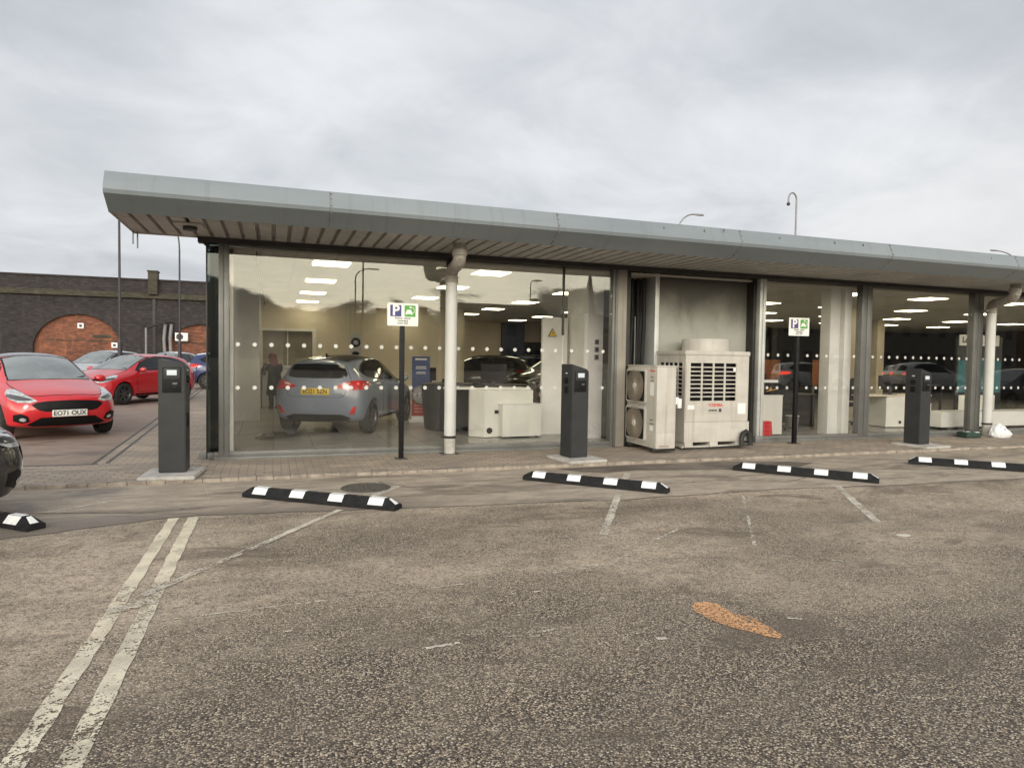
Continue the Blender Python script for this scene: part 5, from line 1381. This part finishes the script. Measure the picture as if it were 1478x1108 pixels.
# ------------------------------------------------------------------ railway viaduct
YV = 58.0
t = thing('railway_viaduct', 'long dark brick railway viaduct with bricked-up arches, beyond the parked cars', 'viaduct', (-20, YV, 0))
VL = Vector((-20, YV, 0))
def via(mb, name, mat, smooth=0):
    bmesh.ops.translate(mb.bm, verts=mb.bm.verts, vec=-VL); return mb.build(name, mat, t, smooth=smooth)
X0, X1 = -70.0, 45.0
arch = [(-24.4, 8.3, 4.25), (-13.7, 5.7, 4.27), (-5.4, 5.0, 3.75), (4.0, 6, 4.2), (14, 6, 4.2)]
def arch_pts(cx, w, top, rise=None, n=18):
    hw = w/2; rise = rise or min(hw*.92, top-1.0); sp = top-rise
    return [(cx-hw, -.1), (cx-hw, sp)]+[(cx-hw*math.cos(math.pi*k/n), sp+rise*math.sin(math.pi*k/n)) for k in range(1, n)]+[(cx+hw, sp), (cx+hw, -.1)]
zt = 5.62
# wall with real arch openings: columns of quads above every arch
f = MB()
def wall_rect(a, b, z0, z1): f.box(a, b, YV, YV+.9, z0, z1)
cur = X0
for cx, w, top in sorted(arch):
    wall_rect(cur, cx-w/2, -.3, zt); P = arch_pts(cx, w, top)[1:-1]
    for a, b in zip(P, P[1:]):
        if b[0]-a[0] < 1e-4: continue
        f.prism([(a[0], a[1]), (b[0], b[1]), (b[0], zt), (a[0], zt)], YV, YV+.9, 'y')
    cur = cx+w/2
wall_rect(cur, X1, -.3, zt); via(f, 'spandrel_wall', M['brickdark'])
for cx, w, top in arch:
    f = MB(); f.prism(arch_pts(cx, w, top), YV+.22, YV+.5, 'y'); via(f, 'arch_infill', M['brickred'])
    P = arch_pts(cx, w+.02, top)[1:-1]; f = MB()
    for a, b in zip(P, P[1:]):
        ca = Vector((cx, 1.4)); va = (Vector(a)-ca).normalized()*.42; vb = (Vector(b)-ca).normalized()*.42
        f.prism([a, b, (b[0]+vb.x, b[1]+vb.y), (a[0]+va.x, a[1]+va.y)], YV-.03, YV+.06, 'y')
    via(f, 'arch_ring', M['brickdark'])
    f = MB(); f.box(cx-w/2+.6, cx+w/2-.4, YV+.19, YV+.23, 2.30, 2.36); f.box(cx+.9, cx+2.1, YV+.17, YV+.23, 2.58, 2.78); via(f, 'lintel', M['stone'])
f = MB(); f.box(X0, X1, YV-.22, YV+1.1, zt, zt+.24); f.box(X0, X1, YV-.12, YV+1.0, zt+.24, zt+.42); via(f, 'stone_ledge', M['stone'])
f = MB(); f.box(X0, X1, YV, YV+.6, zt+.42, 6.98); f.box(X0, X1, YV-.08, YV+.7, 6.98, 7.10); via(f, 'parapet', M['brickdark'])
f = MB(); f.box(-9.0, -8.36, YV-.45, YV+.5, zt+.3, 7.62); f.box(-9.05, -8.31, YV-.5, YV+.56, 7.62, 7.72); via(f, 'parapet_pier', M['stone'])
f = MB(); f.box(-8.75, -8.55, YV-.06, YV, -.2, zt); via(f, 'drain_groove', M['framedark'])
for x_, z_, lab in ((-13.55, 3.42, 'white alarm box high on the red brick infill of the whole arch'), (-11.35, 2.02, 'small white box beside the bricked-up doorway of the whole arch'), (-20.55, 1.98, 'small white box at the far left, beside the cut-off arch')):
    a = thing('alarm_box', lab, 'box', (x_, YV+(.22 if x_ > -20 else 0), z_), 0)
    g = MB(); g.box(-.2, .2, -.12, 0, -.2, .2, .01); g.build('case', M['label'], a)
    g = MB(); g.box(-.09, .09, -.13, -.12, -.09, .09); g.build('badge', M['steeldark'], a, smooth=0)
a = thing('wall_condenser', 'small white air conditioner hung on the viaduct beside the right arch', 'air conditioner', (-6.75, YV+.2, 2.45))
g = MB(); g.box(-.45, .45, -.36, 0, 0, .62, .02); g.build('casing', M['label'], a)
g = MB(); g.cyl((-.12, -.365, .31), (-.12, -.35, .31), .25, seg=24); g.build('fan_guard', M['steeldark'], a)
g = MB(); g.box(-.4, .4, -.32, .0, -.05, 0); g.build('bracket', M['steel'], a, smooth=0)
a = thing('bracket_post', 'grey post with a sloping bracket arm against the viaduct', 'post', (-9.05, YV-1.0, 0))
g = MB(); g.cyl((0, 0, 0), (0, 0, 3.35), .08, seg=10); g.build('post', M['steel'], a)
g = MB(); g.tube([(0, 0, 3.35), (.9, .3, 3.7), (1.7, .7, 3.95)], .07, 8); g.build('arm', M['framedark'], a)
a = thing('wall_ducts', 'pair of pale ducts dropping down the viaduct wall beside the post', 'duct', (-7.9, YV-.2, 0))
for dx in (0, .42):
    g = MB(); g.tube([(dx, 0, 1.6-.3*dx), (dx-.05, 0, 2.6), (dx+.05, 0, 3.7)], .13, 10); g.build('duct', M['steel'], a)

# ------------------------------------------------------------------ lamp posts
def lamp_post(loc, h, arm, label, mat='steeldark', r=.075, base=True):
    """arm: (dx, dy, rise) of a curved arm ending in a flat lantern"""
    t = thing('street_lamp', label, 'street lamp', loc, 0, 'street lamps on tall poles')
    f = MB(); f.cyl((0, 0, 0), (0, 0, h), r, r*.7, 12)
    f.build('pole', M[mat], t)
    if base:
        f = MB(); f.cyl((0, 0, 0), (0, 0, 1.9), r*1.7, r*1.5, 12); f.lathe([(r*1.5, 1.9), (r, 2.0)], 12); f.build('base_column', M[mat], t)
    if arm:
        dx, dy, up = arm; P = [(dx*(1-math.cos(a)), dy*(1-math.cos(a)), h+up*math.sin(a)) for a in [k*math.pi/16 for k in range(9)]]
        f = MB(); f.tube(P, r*.62, 8); f.build('arm', M[mat], t)
        d = Vector((dx, dy, 0)).normalized(); e = Vector(P[-1]); ang = math.atan2(d.y, d.x)
        Mx = Matrix.Translation(e+d*.32) @ Matrix.Rotation(ang, 4, 'Z')
        f = MB(); f.prism([(-.40, -.06), (.1, -.13), (.42, -.07), (.42, .07), (.1, .13), (-.40, .06)], -.05, .05, 'z', .02, Mx); f.build('lantern', M[mat], t)
    return t
lamp_post((-5.67, 30, 0), 7.9, None, 'tall dark pole rising to the canopy corner, nearest the whole viaduct arch', r=.055)
lamp_post((-3.56, 30, 0), 5.6, (-.75, .3, 1.6), 'dark lamp post bending under the canopy, just left of the showroom corner', r=.045)
lamp_post((25.9, 40, 0), 10.2, (1.3, 0, 1.35), 'curved lamp arm reaching right above the middle of the roof', 'steel')
lamp_post((58.9, 40, 0), 10.3, (-2.2, 0, .75), 'lamp arm reaching left above the roof at the right edge', 'steel')
t = lamp_post((35.85, 40, 0), 13.2, None, 'tall grey pole with a hooked top carrying a small camera, above the roof', 'steel', .085)
f = MB(); f.tube([(.0, 0, 13.2)]+[(-.36+.36*math.cos(a), 0, 13.3+.5*math.sin(a)) for a in [k*math.pi/10 for k in range(11)]]+[(-.72, 0, 13.05)], .055, 8); f.build('hook', M['steel'], t)
f = MB(); f.ico((-.72, 0, 12.97), .13, 2); f.build('camera_dome', M['steeldark'], t)
# behind the photographer, mirrored in the left windows
lamp_post((5.47, -24.2, 0), 8.6, None, 'thin straight pole mirrored in the left window', r=.07)
lamp_post((6.1, -34.2, 0), 7.6, (1.1, 0, .85), 'curved lamp post mirrored in the left window, next to the straight pole', r=.07)
lamp_post((22.9, -39.2, 0), 8.6, (.4, 0, .3), 'short armed lamp post mirrored in the middle window', r=.07)

# town behind the photographer, mirrored in the glass
mroof = pm('slate_roof', (.05, .05, .055), .6, var=.2); mw = [pm('far_render', (.20, .18, .15), .8, var=.2), pm('far_brick', (.13, .07, .05), .8, var=.2), pm('far_stone', (.22, .20, .17), .8, var=.2)]
def house(x, y, w, d, h, rise, k, label, flat=False):
    t = thing('building', label, 'building', (x, y, 0), 0)
    f = MB(); f.box(-w/2, w/2, -d/2, d/2, 0, h); f.build('wall', mw[k], t, smooth=0)
    f = MB()
    if flat: f.box(-w/2-.2, w/2+.2, -d/2-.2, d/2+.2, h, h+.4)
    else: f.prism([(-d/2-.3, h), (d/2+.3, h), (0, h+rise)], -w/2-.2, w/2+.2, 'x')
    rf = f.build('roof', mroof, t, smooth=0)
    if not flat:
        f = MB(); f.box(w/2-1.2, w/2-.4, -.4, .4, h+rise*.4, h+rise+.9); f.build('chimney', mw[1], rf, smooth=0)
    n = max(2, int(w/3))
    for i in range(n):
        for z in ([1.2] if h < 5 else [1.2, 4.2] if h < 9 else [1.5, 5, 8.5]):
            xx = -w/2+w*(i+.5)/n
            f = MB(); f.box(xx-.6, xx+.6, d/2-.02, d/2+.03, z, z+1.4); f.build('window', M['glasscar'], t, smooth=0)
house(-22, -60, 16, 10, 4.6, 2.4, 1, 'low brick building mirrored at the far left of the showroom glass')
house(9.5, -61, 17, 10, 5.0, 1.6, 2, 'long low pale building mirrored above the grey hatchback')
house(27.5, -62, 11, 9, 6.2, 2.2, 0, 'dark gabled building mirrored among the ceiling lamps')
house(42, -60, 13, 9, 5.2, 2.0, 1, 'brick building mirrored near the warning sign')
house(75, -50, 40, 14, 12.5, 0, 2, 'large dark flat roofed block mirrored in the right windows', True)
house(125, -52, 46, 14, 11.5, 0, 1, 'wide brick block mirrored at the far right of the glass', True)
t = thing('church_spire', 'dark pointed church spire mirrored beside the white partition', 'church', (67.8, -119.2, 0))
f = MB(); f.box(-2.1, 2.1, -2.1, 2.1, 0, 11.8); f.build('tower', mw[0], t, smooth=0)
f = MB(); f.cyl((0, 0, 11.8), (0, 0, 22.0), 1.7, .08, 8); sp_ = f.build('spire', mroof, t, smooth=0)
f = MB(); f.ico((0, 0, 22.2), .3, 1); f.build('finial', M['steeldark'], sp_)
# ------------------------------------------------------------------ sky, sun, camera
W = bpy.data.worlds.new('World'); SC.world = W; W.use_nodes = True
t = NT(W.node_tree); bg = t.n['Background']
SUN_EL, SUN_AZ = 24.0, 200.0            # low sun behind thin cloud, behind the photographer (azimuth clockwise from +Y)
sky = t.new('ShaderNodeTexSky', sky_type='NISHITA'); sky.sun_disc = False
sky.sun_elevation = R(SUN_EL); sky.sun_rotation = R(SUN_AZ); sky.air_density = 1.5; sky.dust_density = 4.0
d = t.new('ShaderNodeTexCoord').outputs['Generated']; sx, sy, sz = t.sep(d)
el = t.math('MAXIMUM', sz, 0.0); k = t.math('DIVIDE', 1.0, t.math('ADD', el, 0.28))
pc = t.comb(t.math('MULTIPLY', sx, k), t.math('MULTIPLY', sy, k), 0.0)       # cloud layer seen in perspective
n1 = t.noise(t.map(pc, (0.8, 0.9, 1), (1.7, 3.0, 0)), 1.1, 6, 0.52, 0.6)
n2 = t.noise(t.map(pc, (1.1, 1.2, 1), (5.0, 1.0, 2)), 2.6, 7, 0.58, 0.5)
cl = t.math('ADD', t.math('MULTIPLY', n1, 0.65), t.math('MULTIPLY', n2, 0.35))
front = t.ramp(t.smooth(cl, 0.28, 0.72), [(0.0, (0.37, 0.388, 0.415)), (0.35, (0.465, 0.483, 0.51)), (0.65, (0.55, 0.565, 0.588)), (1.0, (0.655, 0.662, 0.68))])
# warmer, brighter break toward the low sun behind the camera, over a dark cloud bank on the skyline
az = t.math('ADD', t.math('MULTIPLY', sx, math.sin(R(SUN_AZ))), t.math('MULTIPLY', sy, math.cos(R(SUN_AZ))))
back = t.smooth(az, 0.0, 0.75)
warmr = t.smooth(t.math('ADD', t.math('MULTIPLY', sx, 0.9), t.math('MULTIPLY', el, -1.3)), 0.15, 0.8)
front = t.mix(t.math('MULTIPLY', warmr, 0.75), front, t.mix(t.smooth(cl, .36, .62), (0.49, 0.48, 0.475), (0.59, 0.58, 0.575)))
n3 = t.noise(t.map(d, (2.0, 2.0, 5.0), (0.3, 0.2, 0.0)), 2.6, 9, 0.62, 0.3)
bank = t.math('ADD', t.math('MULTIPLY', t.math('SUBTRACT', n3, 0.5), 0.24), 0.085)
bk = t.math('SUBTRACT', sz, bank)
glow = t.mix(t.smooth(t.noise(t.map(d, (3, 3, 9)), 1.5, 6, .6), .45, .7, 0, .45), (4.3, 4.0, 3.15), (2.0, 1.92, 1.75))
backc = t.mix(t.smooth(bk, -0.008, 0.010), t.mix(n2, (0.15, 0.15, 0.155), (0.34, 0.32, 0.30)), glow)
backc = t.mix(t.smooth(sz, 0.20, 0.50), backc, (0.72, 0.74, 0.78))
col = t.mix(back, front, backc)
col = t.mix(t.smooth(sz, -0.08, -0.01), (0.12, 0.11, 0.10), col)
skyc = t.new('ShaderNodeMix', data_type='RGBA', blend_type='MULTIPLY'); skyc.inputs[0].default_value = 1
t.l.new(sky.outputs[0], skyc.inputs[6]); skyc.inputs[7].default_value = (0.06, 0.06, 0.06, 1)
mixc = t.mix(0.94, skyc.outputs[2], col)
t.put(bg.inputs[0], mixc); bg.inputs[1].default_value = 1.0
su = bpy.data.lights.new('sun', 'SUN'); su.energy = 0.7; su.angle = R(16); su.color = (1.0, 0.95, 0.88)
so = bpy.data.objects.new('sun', su); COL.objects.link(so)
sd = Vector((math.sin(R(SUN_AZ))*math.cos(R(SUN_EL)), math.cos(R(SUN_AZ))*math.cos(R(SUN_EL)), math.sin(R(SUN_EL))))
so.rotation_euler = sd.to_track_quat('Z', 'Y').to_euler()
cd = bpy.data.cameras.new('camera'); co = bpy.data.objects.new('camera', cd); COL.objects.link(co); SC.camera = co
FPX = 975.0; cd.sensor_fit = 'HORIZONTAL'; cd.sensor_width = 36.0; cd.lens = FPX/1478*36; cd.clip_end = 2000; cd.clip_start = 0.05
pt = math.atan(37/FPX); ya = math.atan(344/FPX); ro = 0.0155
fw = Vector((math.sin(ya)*math.cos(pt), math.cos(ya)*math.cos(pt), -math.sin(pt))); r0 = Vector((math.cos(ya), -math.sin(ya), 0)); u0 = r0.cross(fw)
X_ = r0*math.cos(ro)+u0*math.sin(ro); U_ = u0*math.cos(ro)-r0*math.sin(ro)
co.matrix_world = Matrix(((X_.x, U_.x, -fw.x, 0), (X_.y, U_.y, -fw.y, 0), (X_.z, U_.z, -fw.z, 1.5), (0, 0, 0, 1)))
SC.view_settings.view_transform = 'Standard'; SC.view_settings.look = 'None'; SC.view_settings.exposure = 0.52; SC.view_settings.gamma = 1.0
SC.render.engine = 'CYCLES'
SC.cycles.use_denoising = True
SC.cycles.max_bounces = 10; SC.cycles.transparent_max_bounces = 24; SC.cycles.glossy_bounces = 5; SC.cycles.diffuse_bounces = 4
SC.cycles.caustics_reflective = False; SC.cycles.caustics_refractive = False
SC.cycles.sample_clamp_indirect = 6.0
